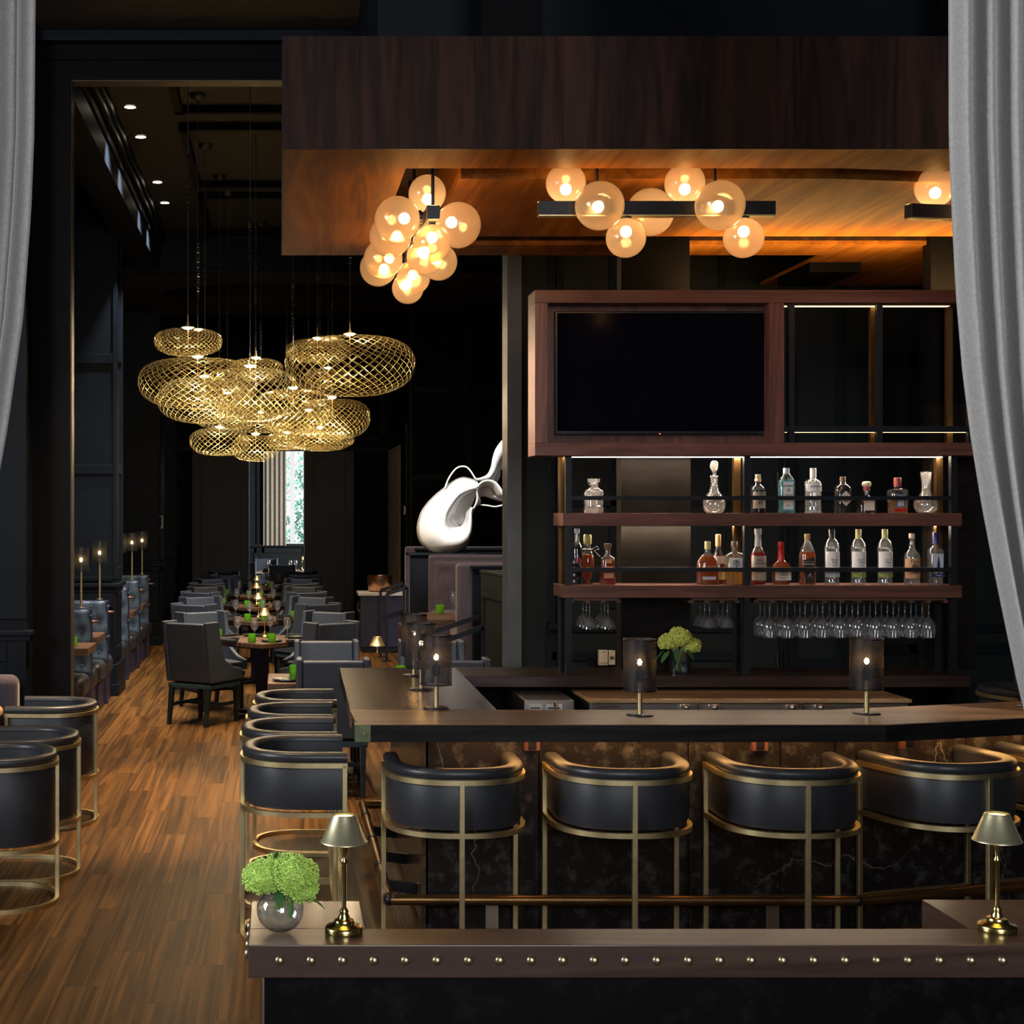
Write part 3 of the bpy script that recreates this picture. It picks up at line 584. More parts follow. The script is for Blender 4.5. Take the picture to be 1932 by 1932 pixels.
# ---- shelving unit
un = thing('bottle_shelf_unit', 'tall walnut and black steel back bar shelving with television bay', 'shelving', (0, 0, 0))
sy = lambda p, Y=8.35: ZZ(p, Y)
fx0, fx1 = XX(1009.3, 8.30), 4.15; fz0, fz1 = ZZ(859.6, 8.30), ZZ(547, 8.30); fy0, fy1 = 8.30, 8.53; t_ = .072
for nm, mat, q in (('frame_top', m_shelf, (fx0, fx1, fz1 - t_, fz1)), ('frame_bottom', m_shelf, (fx0, fx1, fz0, fz0 + t_)), ('frame_side', m_shelfz, (fx0, fx0 + t_, fz0 + t_, fz1 - t_)), ('frame_divider', m_shelfz, (XX(1452, 8.3), XX(1480, 8.3), fz0 + t_, fz1 - t_)), ('frame_side', m_shelfz, (fx1 - t_, fx1, fz0 + t_, fz1 - t_))):
    part(nm, mat, un, q[0], q[1], fy0, fy1, q[2], q[3], .002)
part('tv_backboard', m_shelfz, un, fx0 + t_, XX(1452, 8.3), 8.44, 8.46, fz0 + t_, fz1 - t_)
for py, thick in ((968.2, .072), (1104.4, .070)):
    z = sy(py); part('shelf', m_shelf, un, XX(1061.8, 8.35), XX(1815, 8.35), 8.35, 8.64, z - thick, z, .002)
Z1, Z2 = sy(968.2), sy(1104.4)
for px in (1073, 1410, 1800):
    x = XX(px, 8.36); w = .017
    for nm, y, mat, wz_ in (('front_post', 8.375, m_iron, w), ('rear_post', 8.56, m_bronzepost, w * 1.1)):
        for za, zb in ((BT, Z2 - .07), (Z2, Z1 - .072), (Z1, fz0)): part(nm, mat if za > 1.3 else m_iron, un, x - wz_, x + wz_, y - wz_, y + wz_, za, zb)
for px, y, mat in ((1492, 8.345, m_iron), (1658, 8.345, m_iron), (1634 + 12, 8.49, m_bronzepost), (1790, 8.49, m_bronzepost), (1830, 8.345, m_iron)):
    x = XX(px, y); part('upper_post', mat, un, x - .016, x + .016, y - .016, y + .016, fz0 + t_, fz1 - t_)
part('upper_shelf_bar', m_iron, un, XX(1480, 8.3), fx1 - t_, 8.33, 8.36, ZZ(815, 8.33), ZZ(804, 8.33)); part('upper_shelf_light', m_bayled, un, XX(1482, 8.4), fx1 - t_, 8.40, 8.412, ZZ(816, 8.4), ZZ(814.5, 8.4))
for z in (ZZ(939.5, 8.36), ZZ(1075, 8.36)):
    for xa, xb_ in ((1079, 1404), (1416, 1794)): part('guard_rail', m_iron, un, XX(xa, 8.36), XX(xb_, 8.36), 8.362, 8.386, z - .0115, z + .0115); 
    part('rear_rail', m_iron, un, XX(1079, 8.56), XX(1794, 8.56), 8.55, 8.57, z - .010, z + .010)
for z, y in ((fz0, 8.515), (Z1 - .072, 8.565), (fz1 - t_, 8.42)):
    x0_ = XX(1480, 8.3) + .02 if z > 3 else XX(1075, 8.4); part('led_strip', m_bayled if z > 3 else m_ledstrip, un, x0_, XX(1795, 8.4), y, y + (.04 if z > 3 else .012), z - .0012, z)
for xa, xb_ in ((1079, 1166), (1303, 1390), (1424, 1783)):
    x0_, x1_ = XX(xa, 8.40), XX(xb_, 8.40); part('glass_rack', m_shelf, un, x0_, x1_, 8.375, 8.63, Z2 - .086, Z2 - .070)
    n = max(2, round((x1_ - x0_) / .1))
    for k in range(n + 1): part('rack_runner', m_shelf, un, x0_ + k * (x1_ - x0_) / n - .012, x0_ + k * (x1_ - x0_) / n + .012, 8.385, 8.60, Z2 - .100, Z2 - .086)
part('cove_strip', m_cove, un, 2.35, 4.1, 8.44, 8.47, fz1, fz1 + .003)
tv = thing('television', 'large black flat television switched off inside the walnut frame', 'television', (0, 0, 0))
ta, tb, tz0, tz1 = XX(1047, 8.40), XX(1450, 8.40), ZZ(820, 8.40), ZZ(587, 8.40)
part('housing', m_bezel, tv, ta, tb, 8.395, 8.44, tz0, tz1, .004); part('screen', m_screen, tv, ta + .012, tb - .012, 8.392, 8.396, tz0 + .02, tz1 - .012)
MB().ball((XX(1245, 8.39), 8.39, tz0 + .004), .004, 8, 5).build('standby_light', emit('standby_red', (1, .05, .04), 4), tv)
sw = thing('switch_plate', 'ivory up and down switch with key switch on the bar back wall', 'switch', (0, 0, 0))
za, zb = ZZ(1255, 10.5), ZZ(1226, 10.5)
p_ = part('rocker_plate', m_ivory, sw, XX(1129, 10.5), XX(1146, 10.5), 10.48, 10.52, za, zb, .004); k_ = part('key_plate', m_ivory, sw, XX(1147, 10.5), XX(1160.5, 10.5), 10.49, 10.52, za + .003, zb - .003, .004)
text('UP', .022, (XX(1138, 10.5), 10.479, zb - .016), m_ink, p_); text('DOWN', .018, (XX(1138, 10.5), 10.479, za + .016), m_ink, p_)
MB().lathe([(.012, 0), (.012, .02), (0, .02)], 10).build('key_lock', m_steel, k_, (XX(1153, 10.5), 10.49, (za + zb) / 2)).rotation_euler.x = R(90)
# ---- front drink ledge with studs
lg = thing('drink_ledge', 'dark walnut drink ledge with brass studs on a black marble wall', 'ledge', (0, 0, 0))
lz = 1.069; lt = .069; ly = 3.14
MB().prism([(-.067, ly), (2.3, ly), (2.3, 3.265), (-.067, 3.265)], lz - lt, lz).build('ledge_board', m_ledge, lg, bevel=.002)
part('ledge_return', m_ledgey, lg, -.067, .187, 3.266, 3.497, lz - lt, lz, .002); part('ledge_return', m_ledgey, lg, 1.509, 2.3, 3.266, 3.51, lz - lt, lz, .002)
part('marble_panel', m_marble, lg, -.033, 2.25, 3.165, 3.24, 0, lz - lt); part('marble_panel', m_marble, lg, -.033, .16, 3.24, 3.46, 0, lz - lt); part('marble_panel', m_marble, lg, 1.54, 2.25, 3.24, 3.48, 0, lz - lt)
part('edge_trim', m_steel, lg, -.036, -.033, 3.163, 3.17, 0, lz - lt)
sm = MB().lathe([(.0106, 0), (.0102, .003), (.0085, .006), (.005, .0082), (0, .0090)], 16).mesh('stud'); sm.materials.append(m_stud)
for k in range(26):
    o = put('stud', sm, lg, (XX(528 + k * 59.3, ly), ly, ZZ(1812, ly))); o.rotation_euler = (R(90), 0, 0)
for yv in (3.19, 3.255, 3.33, 3.40):
    o = put('stud', sm, lg, (-.067, yv, ZZ(1812, ly))); o.rotation_euler = (0, R(-90), 0)
# ================================================================== STOOLS AND LOUNGE CHAIRS
def upath(a, b, d, n=22):
    p = [(-a, d), (-a, d * .5)]
    for i in range(n + 1):
        t = math.pi + math.pi * i / n; c, s_ = math.cos(t), math.sin(t); e = .82
        p.append((a * math.copysign(abs(c) ** e, c), b * math.copysign(abs(s_) ** e, s_)))
    return p + [(a, d * .5), (a, d)]
def barrel(name, label, cat, a, b, d, zr, zl, foot, group):
    # local: faces +Y, origin on the floor under the middle of the curve; zr rim, zl lower hoop
    t = thing(name, label, cat, group=group); P = upath(a, b, d); w = .011
    MB().sweep(P, [(.006, zl + .02), (.012, zl + .04), (.012, zr - .05), (.004, zr - .035), (-.045, zr - .035), (-.045, zl + .02)], smooth=True).build('shell', m_leather, t)
    pad = [(-.012 + .034 * math.copysign(abs(math.cos(k * math.pi / 8)) ** .75, math.cos(k * math.pi / 8)), zr - .030 + .024 * math.copysign(abs(math.sin(k * math.pi / 8)) ** .75, math.sin(k * math.pi / 8))) for k in range(16)]
    po = MB().sweep(P, pad, smooth=True).build('arm_pad', m_leathert, t)
    sec = lambda z, o=.02: [(o - w, z - w), (o + w, z - w), (o + w, z + w), (o - w, z + w)]
    MB().sweep(P, sec(zr - .062), smooth=True).build('upper_hoop', m_gold, t); MB().sweep(P, sec(zl), smooth=True).build('lower_hoop', m_gold, t)
    MB().sweep(P, sec(.011), smooth=True).build('base_hoop', m_gold, t)
    for x, y in ((-a - .02, d - .012), (a + .02, d - .012), (0, -b - .02)): part('leg', m_gold, t, x - w, x + w, y - w, y + w, .0, zr - .06, .002)
    if foot: part('foot_bar', m_gold, t, -a - .02, a + .02, d - .012 - w, d - .012 + w, foot - w, foot + w)
    part('base_bar', m_gold, t, -a - .02, a + .02, d - .02, d - .002, 0, .022)
    inn = [(x * .84, y * .84) for x, y in P]
    MB().prism(inn, zl + .03, zl + .11).build('seat', m_leathert, t, bevel=.02)
    return t
st = barrel('bar_stool', 'dark leather barrel bar stool with brushed gold frame, leftmost along the bar front', 'stool', .278, .295, .165, .90, .615, .235, 'bar stools')
YB = 6.29
st.location = (.768, YB + .315, 0)
G = 'bar stools'
dup(st, (1.496, YB + .315, 0), 0, 'dark leather barrel bar stool, second from the left along the bar front')
dup(st, (2.225, YB + .315, 0), 0, 'dark leather barrel bar stool, third from the left along the bar front')
for k, (x, y, l) in enumerate(((3.06, 6.44, 'angled dark leather bar stool behind the right brass lamp, fourth along the front'), (3.80, 6.68, 'dark leather bar stool cut by the right picture edge at the bar'))):
    dup(st, (x - .315 * math.sin(ang) , y + .315 * math.cos(ang), 0), ang, l)
for k, (x, y) in enumerate(((-.175, 7.02), (-.195, 7.65), (-.18, 8.28), (-.15, 8.91))):
    dup(st, (x + .315, y, 0), R(-90), f'dark leather bar stool at the bar\'s left end, {ORD[k]} from the front of that row')
dup(st, (XX(1952, 9.3), 9.3, 0), R(200), 'dark stool with gold hoop half hidden behind the right curtain')
lc = barrel('lounge_chair', 'low dark leather barrel chair with gold frame, nearest at the left edge', 'chair', .27, .30, .2, .77, .30, 0, 'lounge chairs')
lc.location = (-1.46, 7.62, 0); lc.rotation_euler.z = R(100)
dup(lc, (-1.43, 8.24, 0), R(92), 'low dark leather barrel chair with gold frame, middle of the left three')
dup(lc, (-1.50, 9.60, 0), R(86), 'low dark leather barrel chair beside the purple settee, farthest of the left three')
rt = thing('round_table', 'pale wood round table top just showing at the left edge', 'table', (-2.16, 9.35, 0))
MB().lathe([(0, .70), (.40, .70), (.42, .71), (.42, .735), (.41, .745), (0, .745)], 40).build('table_top', m_oak_and_reflection, rt); MB().lathe([(.26, 0), (.26, .02), (.03, .04), (.03, .70)], 20).build('pedestal', m_iron, rt)
se = thing('settee', 'plum fabric settee with rounded back against the left wall', 'settee', (-2.5, 9.98, 0))
MB().box(-.8, .745, -.03, .15, .28, .885).build('backrest', m_purple, se, bevel=.06, seg=4); MB().box(-.8, .74, -.45, -.03, .12, .45).build('seat', m_purple, se, bevel=.04, seg=3)
for x in (-.7, .65): part('leg', m_iron, se, x - .02, x + .02, -.42, -.38, 0, .12)
# ================================================================== DINING CHAIRS AND TABLES
def dining_chair(label):
    t = thing('dining_chair', label, 'chair', group='grey wing chairs'); w = .212
    MB().hexa([(-w, -.25, .40), (w, -.25, .40), (w, -.15, .40), (-w, -.15, .40), (-w, -.33, .95), (w, -.33, .95), (w, -.25, .95), (-w, -.25, .95)]).build('backrest', m_chair, t, bevel=.015)
    for s_ in (-1, 1):
        x0, x1 = (s_ * w, s_ * (w + .045))
        x0, x1 = min(x0, x1), max(x0, x1)
        prof = [(-.255, .40), (.27, .40), (.27, .50), (.12, .53), (-.02, .60), (-.09, .72), (-.13, .965), (-.335, .965)]
        m = MB(); n = len(prof); m.add([(x0, y, z) for y, z in prof] + [(x1, y, z) for y, z in prof], [tuple(range(n)), tuple(range(2*n-1, n-1, -1))] + [(i, n+i, n+(i+1) % n, (i+1) % n) for i in range(n)])
        m.build('wing', m_chair, t, bevel=.012)
    MB().box(-w + .002, w - .002, -.16, .27, .37, .485).build('seat', m_chair, t, bevel=.03, seg=3)
    part('apron', m_tealapron, t, -w - .03, w + .03, -.25, .25, .345, .385, .004)
    for sx in (-1, 1):
        for y, dy in ((-.23, -.05), (.22, .01)):
            m = MB(); x = sx * (w - .005); m.hexa([(x-.016, y+dy-.018, 0), (x+.016, y+dy-.018, 0), (x+.016, y+dy+.018, 0), (x-.016, y+dy+.018, 0), (x-.022, y-.024, .36), (x+.022, y-.024, .36), (x+.022, y+.024, .36), (x-.022, y+.024, .36)]); m.build('leg', m_teal, t, bevel=.003)
        part('stretcher', m_teal, t, sx * (w - .005) - .01, sx * (w - .005) + .01, -.25, .22, .17, .20)
    part('stretcher', m_teal, t, -w, w, -.02, .01, .17, .20)
    return t
def wine_profile(k=1):
    return [(.034*k, 0), (.033*k, .003*k), (.010*k, .006*k), (.004*k, .012*k), (.0035*k, .09*k), (.008*k, .10*k), (.026*k, .115*k), (.037*k, .14*k), (.039*k, .16*k), (.035*k, .19*k), (.030*k, .215*k)]
gm = MB().lathe(wine_profile(), 20).mesh('wine_glass'); gm.materials.append(m_tableglass)
sgm = MB().lathe([(0, .002), (.028, .002), (.036, .03), (.040, .06), (.036, .09), (.030, .115)], 20).mesh('tumbler'); sgm.materials.append(m_tableglass)
cdm = MB().lathe([(0, .004), (.036, .004), (.038, .01), (.038, .085), (.036, .085), (.035, .012), (0, .012)], 20).mesh('candle_holder'); cdm.materials.append(m_greenglass)
cap_m = MB().lathe([(0, .0), (.030, .0), (.030, .035), (0, .04)], 14).mesh('wax'); cap_m.materials.append(M('candle_wax', (.40, .62, .18), .6, var=.05))
nm_ = MB().box(-.10, .10, -.035, .035, 0, .02).mesh('napkin'); nm_.materials.append(M('black_linen', (.008, .008, .012), .9))
plm = MB().lathe([(0, .006), (.07, .006), (.105, .016), (.106, .012), (.07, 0), (0, 0)], 28).mesh('plate'); plm.materials.append(M('black_plate', (.014, .014, .016), .3))
fkm = MB().box(-.006, .006, -.09, .09, 0, .003).mesh('knife'); fkm.materials.append(m_steel)
def lamp(label, loc, scale=1, group=None, sm_=None):
    t = thing('table_lamp', label, 'lamp', loc, group=group); k = scale
    MB().lathe([(0, 0), (.040, 0), (.0415, .004), (.041, .012), (.037, .016), (.026, .019), (.022, .024), (.021, .028), (.013, .031), (.012, .036), (.009, .041), (.0105, .046), (.007, .052), (.0045, .056)], 28).build('base', m_brass, t)
    MB().lathe([(.0048, .054), (.0048, .148), (.007, .150), (.008, .154), (.006, .158), (.0045, .162), (.006, .172), (.0085, .182), (.011, .188), (.011, .200), (.0085, .203)], 16).build('stem', m_brass, t)
    sh = MB().lathe([(.0515, .196), (.0505, .199), (.0485, .200), (.0265, .253), (.0245, .256), (.0225, .2545)], 36).build('shade', sm_ or m_shadebrass, t)
    MB().lathe([(0, .235), (.012, .24), (.021, .251), (0, .2515)], 14).build('bulb', m_lampglow, t)
    MB().lathe([(.002, .20), (.002, .250)], 6).build('finial', m_brass, sh)
    t.scale = (k, k, k); return t
def dtable(k, cx_, cy_, word, n_chair, half=.44, rot=45):
    t = thing('dining_table', f'square walnut dining table set cornerwise, {word}', 'table', (cx_, cy_, 0), R(rot), 'walnut dining tables')
    part('table_top', m_table, t, -half, half, -half, half, .70, .745, .006); part('cleat', m_iron, t, -.25, .25, -.25, .25, .67, .70)
    part('column', m_navy, t, -.045, .045, -.045, .045, .02, .68); part('foot', m_iron, t, -.34, .34, -.03, .03, 0, .035, .004); part('foot', m_iron, t, -.03, .03, -.34, .34, .0, .035, .004)
    sides = [('front left', -1, -1), ('front right', 1, -1), ('back left', -1, 1), ('back right', 1, 1)]
    for nm, sx, sy_ in sides:
        if nm not in n_chair: continue
        ax = math.atan2(-sx, 1) if False else 0
        rz = math.atan2(sx * .68, -sy_ * 1.0)
        jx, jy = random.uniform(-.03, .03), random.uniform(-.04, .04)
        yield (cx_ + sx * .54 + jx, cy_ + sy_ * .50 + jy, rz + random.uniform(-.06, .06), f'grey leather wing chair at the {nm} of the table, {word}')
    for nm, sx, sy_ in sides:
        if nm not in n_chair: continue
        bx_, by_ = cx_ + sx * .25, cy_ + sy_ * .25; r0 = math.atan2(sx, -sy_)
        def at(u, v): return (bx_ + u * math.cos(r0) - v * math.sin(r0), by_ + u * math.sin(r0) + v * math.cos(r0), .745)
        tag(put('wine_glass', gm, None, at(.12, .13)), f'stemmed wine glass at the {nm} seat, {word}', 'glass', 'set wine glasses')
        tag(put('napkin', nm_, None, at(0, -.10), r0), f'folded black napkin at the {nm} seat, {word}', 'napkin', 'set napkins')
        tag(put('side_plate', plm, None, at(-.16, .06)), f'small black plate at the {nm} seat, {word}', 'plate', 'set plates')
        tag(put('knife', fkm, None, at(.15, -.04), r0), f'table knife at the {nm} seat, {word}', 'knife', 'set knives')
        c = put('candle_holder', cdm, None, at(.24 if sx < 0 else -.24, -.02)); tag(c, f'green glass candle holder by the {nm} seat, {word}', 'candle holder', 'set candles'); put('wax', cap_m, c, (0, 0, .013))
    lamp(f'small brass lamp in the middle of the dining table, {word}', (cx_ + .02, cy_ + .14, .745), 1.12, 'dining table lamps', m_goldshade)
proto = dining_chair('grey leather wing chair'); first = [True]
def place_chair(x, y, rz, label):
    if first[0]:
        proto.location = (x, y, 0); proto.rotation_euler.z = rz; proto['label'] = label; first[0] = False; return proto
    return dup(proto, (x, y, 0), rz, label)
rows = [('first from the bar', -.17, 14.55), ('second from the bar', -.27, 17.3), ('third from the bar', -.33, 19.8), ('fourth from the bar', -.36, 22.1), ('fifth from the bar', -.26, 24.9)]
for k, (wd_, x, y) in enumerate(rows):
    for q_ in dtable(k, x, y, wd_, ('front left', 'front right', 'back left', 'back right')): place_chair(*q_)
# the room beyond the sliding doors
for q_ in dtable(9, -.75, 31.2, 'in the room beyond the doors', ()): pass
for x, y, rz, l in ((-.75, 30.5, 0, 'grey chair left of the lamp in the room beyond the doors'), (.05, 29.2, 0, 'grey chair with its back in the doorway of the far room'), (-.3, 32.6, 180, 'grey chair facing this way under the far window')): place_chair(x, y, R(rz), l)
for q_ in dtable(9, .45, 31.6, 'in the far room, right', ()): pass
for k, (px, py) in enumerate(((548, 1060), (558, 1060), (507, 1065))):
    tag(put('wine_glass', gm, None, (XX(px, 31.5), 31.5 + k * .05, .745)), f'clear glass on the far room table, {ORD[k]} of three', 'glass', 'set wine glasses')
# two-seat tables just behind the bar
for nm, xa, xb_, xc in (('left', -.09, .62, .37), ('right', .70, 1.5, 1.20)):
    t = thing('small_table', f'golden brown small table behind the bar, {nm} of the pair', 'table', (0, 0, 0), group='small tables behind the bar')
    part('table_top', m_table, t, xa, xb_, 10.78, 11.45, .69, .742, .005); part('column', m_iron, t, (xa+xb_)/2-.04, (xa+xb_)/2+.04, 11.06, 11.14, .02, .69); part('foot', m_iron, t, (xa+xb_)/2-.22, (xa+xb_)/2+.22, 10.95, 11.25, 0, .02)
    place_chair(xc, 10.62, 0, f'grey wing chair with its back to the bar, {nm} small table'); place_chair(xc, 11.62, math.pi, f'grey wing chair facing the bar across the {nm} small table')
    for k, dx in enumerate((-.15, .17)): tag(put('tumbler', sgm, None, (xc + dx, 11.0 + .25 * k, .742)), f'stemless wine glass on the {nm} small table, {["left", "right"][k]} one', 'glass', 'stemless glasses')
tag(put('side_plate', plm, None, (XX(541, 11.0), 10.95, .742)), 'black plate at the open end of the small table behind the bar', 'plate')
for px, py, l in ((556, 1277, 'tall green candle holder on the left small table behind the bar'), (756, 1262, 'green candle holder just above the left wing of the bar top')):
    Y = 11.0 if px < 600 else 11.2
    c = put('candle_holder', cdm, None, (XX(px, Y), Y, .742)); tag(c, l, 'candle holder'); put('wax', cap_m, c, (0, 0, .013)); 
    if px < 600: c.scale = (1, 1, 1.3)
lamp('small brass lamp standing on the right small table behind the bar', (XX(712, 11.3), 11.3, .742), 1.15, None, m_goldshade)
# ================================================================== LAMPS ON THE LEDGE AND THE BAR
lamp('brass table lamp beside the flower bowl on the front ledge', (.139, 3.235, lz))
lamp('brass table lamp on the right end of the front ledge', (1.561, 3.25, lz))
def bulb_parts(t, z, k=1):
    MB().lathe([(.011*k, z - .045*k), (.011*k, z - .01*k), (.007*k, z)], 12).build('socket', m_iron, t)
    b_ = MB().ball((0, 0, z + .020*k), .0095*k, 12, 8, (1, 1, 1.35)).build('bulb', m_bulb, t)
def perf_lamp(label, loc):
    t = thing('bar_lamp', label, 'lamp', loc, group='perforated bar lamps')
    MB().lathe([(0, 0), (.060, 0), (.060, .005), (.058, .007), (0, .007)], 36).build('base', m_iron, t); MB().lathe([(.0115, .006), (.0115, .16)], 18).build('pole', m_gold, t)
    sh = MB().lathe([(.0725, .113), (.0725, .340)], 48).build('shade', m_perf, t)
    for z in (.113, .338): MB().lathe([(.0738, z - .002), (.0738, z + .004), (.0712, z + .004), (.0712, z - .002), (.0738, z - .002)], 48).build('rim', m_iron, sh)
    sp_ = MB()
    for a_ in (0, 2.1, 4.2): sp_.bar((0, 0, .165), (.072 * math.cos(a_), .072 * math.sin(a_), .165), .003)
    sp_.build('spider', m_iron, sh); bulb_parts(t, .215, 1.15)
    MB().lathe([(.013, .15), (.02, .19), (.018, .20)], 14).build('lamp_holder', m_iron, t)
    return t
pl0 = perf_lamp('perforated black cylinder lamp on the bar corner, nearest of the left three', (XX(823, 6.91), 6.91, BT))
for px, Y, l in ((795, 7.65, 'perforated black cylinder lamp, middle of three on the left wing'), (781, 8.30, 'perforated black cylinder lamp, farthest of three on the left wing'), (1207, 6.675, 'perforated black cylinder lamp on the bar beside the square flower vase'), (1635, 6.73, 'perforated black cylinder lamp on the bar before the hanging glasses'), (1946, 6.98, 'perforated black cylinder lamp behind the right curtain on the bar')):
    dup(pl0, (XX(px, Y), Y, BT), None, l)
# booth lamps on brass poles
m_mesh = glass('smoked_shade', (.36, .38, .42), base=.05, edge=.35, rough=.3, trans=.45, tcol=(.02, .026, .034))
def booth_lamp(label, loc, hp):
    t = thing('booth_lamp', label, 'lamp', loc, group='booth pole lamps')
    MB().lathe([(.035, 0), (.035, .006), (.0115, .008), (.0115, hp)], 16).build('pole', m_gold, t); MB().lathe([(.0725, hp), (.0725, hp + .23)], 28).build('shade', m_mesh, t)
    MB().lathe([(.013, hp - .005), (.018, hp + .06), (.016, hp + .075)], 12).build('lamp_holder', m_iron, t)
    MB().ball((0, 0, hp + .11), .0135, 10, 8, (1, 1, 1.4)).build('bulb', m_bulb, t); return t
# ================================================================== GLOBE CHANDELIERS
glm = MB().ball((0, 0, 0), 1, 40, 24).mesh('globe'); glm.materials.append(m_globe)
blm = MB().ball((0, 0, 0), 1, 10, 7).mesh('globe_bulb'); blm.materials.append(m_globebulb)
clm = MB().lathe([(.3, -.06), (.3, .06)], 14, close=True).mesh('collar'); clm.materials.append(m_iron)
def chandelier(label, a, b, w, rods, globes):
    t = thing('globe_chandelier', label, 'chandelier', (0, 0, 0), group='globe chandeliers')
    a = Vector(a); b = Vector(b); MB().bar(a, b, w, .062).build('beam', m_iron, t, bevel=.002); MB().bar(a - Vector((0, 0, .034)), b - Vector((0, 0, .034)), w * .8, .006).build('glow_slot', m_gold, t)
    MB().bar(a + Vector((0, 0, .0312)), b + Vector((0, 0, .0312)), w * .5, .001).build('added_glow_strip', m_addedup, t)  # glowing strip added on top of the beam to brighten the canopy
    for f in rods: p = a.lerp(b, f); MB().tube([p, (p.x, p.y, 3.80)], .008, 8).build('rod', m_iron, t)
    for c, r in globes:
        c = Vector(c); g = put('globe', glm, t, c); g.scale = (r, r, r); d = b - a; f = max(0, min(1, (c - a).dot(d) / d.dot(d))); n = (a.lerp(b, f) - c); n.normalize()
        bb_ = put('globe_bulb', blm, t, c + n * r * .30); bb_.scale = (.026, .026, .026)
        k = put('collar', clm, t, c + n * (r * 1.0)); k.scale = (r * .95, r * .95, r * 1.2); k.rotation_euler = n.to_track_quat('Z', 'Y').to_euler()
def gp(px, py, Y, r): return (tuple(W(px, py, Y)), r)
cb_ = XX(818, 6.9); zc = ZZ(400, 6.9)
chandelier('near globe chandelier pointing away from the camera over the left wing', (cb_, 6.90, zc), (cb_, 8.0, zc), .06, (.03, .9),
    [gp(749.6, 413.6, 6.98, .1066), gp(806, 365, 7.1, .089), gp(864, 424.7, 6.95, .1066), gp(814.8, 459, 6.95, .088), gp(737, 445, 7.5, .1066), gp(800.6, 485.5, 7.36, .088), gp(828, 494.6, 7.75, .095)])
chandelier('far globe chandelier over the left wing, partly hidden by the near one', (cb_, 8.1, zc), (cb_, 8.72, zc), .06, (.1, .9),
    [gp(723, 488, 8.14, .1066), gp(714, 505, 8.55, .1066), gp(780, 524, 7.95, .089), gp(769.5, 543.7, 8.33, .088)])
Y = 6.87
chandelier('globe chandelier with seven globes over the middle of the bar', W(1015, 394, Y), W(1460, 394, Y), .06, (.25, .75),
    [gp(1067.6, 345.6, Y, .091), gp(1131.5, 388, 6.77, .111), gp(1181, 448.7, Y, .091), gp(1226.6, 400, 6.99, .111), gp(1292, 345.6, Y, .092), gp(1358.4, 387, 6.77, .112), gp(1403, 448.7, Y, .092)])
e_ = W(1713, 398, 7.02); f_ = e_ + Vector((dv.x * 1.1, dv.y * 1.1 * .6, 0))
chandelier('globe chandelier half hidden by the right curtain', e_, f_, .06, (.25, .75), [gp(1764, 353, 7.05, .093), gp(1850, 392, 7.0, .111), gp(1905, 455, 7.15, .092)])
# ================================================================== WOVEN GOLD PENDANTS
def cage_mesh(nrib):
    m = MB(); seg = 26; tw = 2.05; wd_ = .0066
    def P(ph, v, sgn, o=0):
        th = .10 + (math.pi - .30) * v; r = math.sin(th) ** .72; z = math.cos(th)
        zz = math.copysign(abs(z) ** .9, z) - (.09 if v < .5 else 0) * (1 - math.sin(th)) * 2.2
        a = ph + sgn * tw * (v - .5) + o
        return Vector((r * math.cos(a), r * math.sin(a), zz))
    for sgn in (-1, 1):
        for k in range(nrib):
            ph = 2 * math.pi * k / nrib; vs = []; fs = []
            for j in range(seg + 1):
                v = j / seg; p = P(ph, v, sgn); d = (P(ph, min(1, v + .01), sgn) - P(ph, max(0, v - .01), sgn)).normalized(); n = Vector((p.x, p.y, p.z)).normalized(); s_ = d.cross(n).normalized() * wd_
                rr = 1 + .004 * sgn; vs += [p * rr - s_, p * rr + s_]
            for j in range(seg): fs.append((2*j, 2*j+1, 2*j+3, 2*j+2))
            m.add(vs, fs, True)
    me = m.mesh('cage'); me.materials.append(m_cage); return me
cages = {48: cage_mesh(28), 60: cage_mesh(36)}
ledm = MB().lathe([(0, -.004), (.030, -.004), (.032, .004), (0, .012)], 16).mesh('led'); ledm.materials.append(m_led)
capm = MB().lathe([(.05, .004), (.042, .012), (.015, .018), (.006, .05), (.004, .10)], 20).mesh('top_cap'); capm.materials.append(m_cage)
canm = MB().lathe([(0, 0), (.075, 0), (.06, -.03), (.03, -.045), (.008, -.05)], 20).mesh('ceiling_cup'); canm.materials.append(m_iron)
PEND = [(354.8, 644.2, 65, 27, 11.5, 'topmost small one at the left'), (373, 721, 113, 51, 12.3, 'wide one at the far left of the cluster'), (386.7, 752.7, 91, 46, 14.1, 'tucked inside the wide left one'), (472, 741, 92.5, 54, 11.7, 'tallest one in the front centre'),
    (482.6, 696, 52, 22, 13.5, 'small one peeping above the front centre'), (599, 661, 60.5, 24, 13.6, 'small one behind the widest shade, upper'), (660, 687, 123, 60, 12.4, 'widest one at the upper right'), (619, 713, 47, 20, 15.2, 'small one seen through the widest shade'),
    (627, 788, 72, 41, 14.7, 'round one below the widest shade'), (553, 773, 76, 44, 13.2, 'middle one right of the front centre'), (414, 832, 57, 28, 15.6, 'low one at the bottom left'), (482.6, 844, 47, 27, 15.9, 'lowest small one at the bottom'),
    (582, 809, 75, 38, 16.6, 'low one right of the middle'), (604, 828, 65, 23, 16.9, 'flat one lowest on the right'), (429, 775, 70, 36, 17.2, 'hidden one behind the left shades'), (541, 832, 43, 17, 17.4, 'small flat one at the bottom middle'), (492, 797, 58, 20, 17.7, 'farthest one behind the front centre')]
PY = [11.5, 12.4, 14.1, 11.45, 13.5, 13.6, 12.4, 15.2, 14.7, 13.2, 15.4, 16.3, 16.6, 15.6, 16.2, 17.5, 17.9]
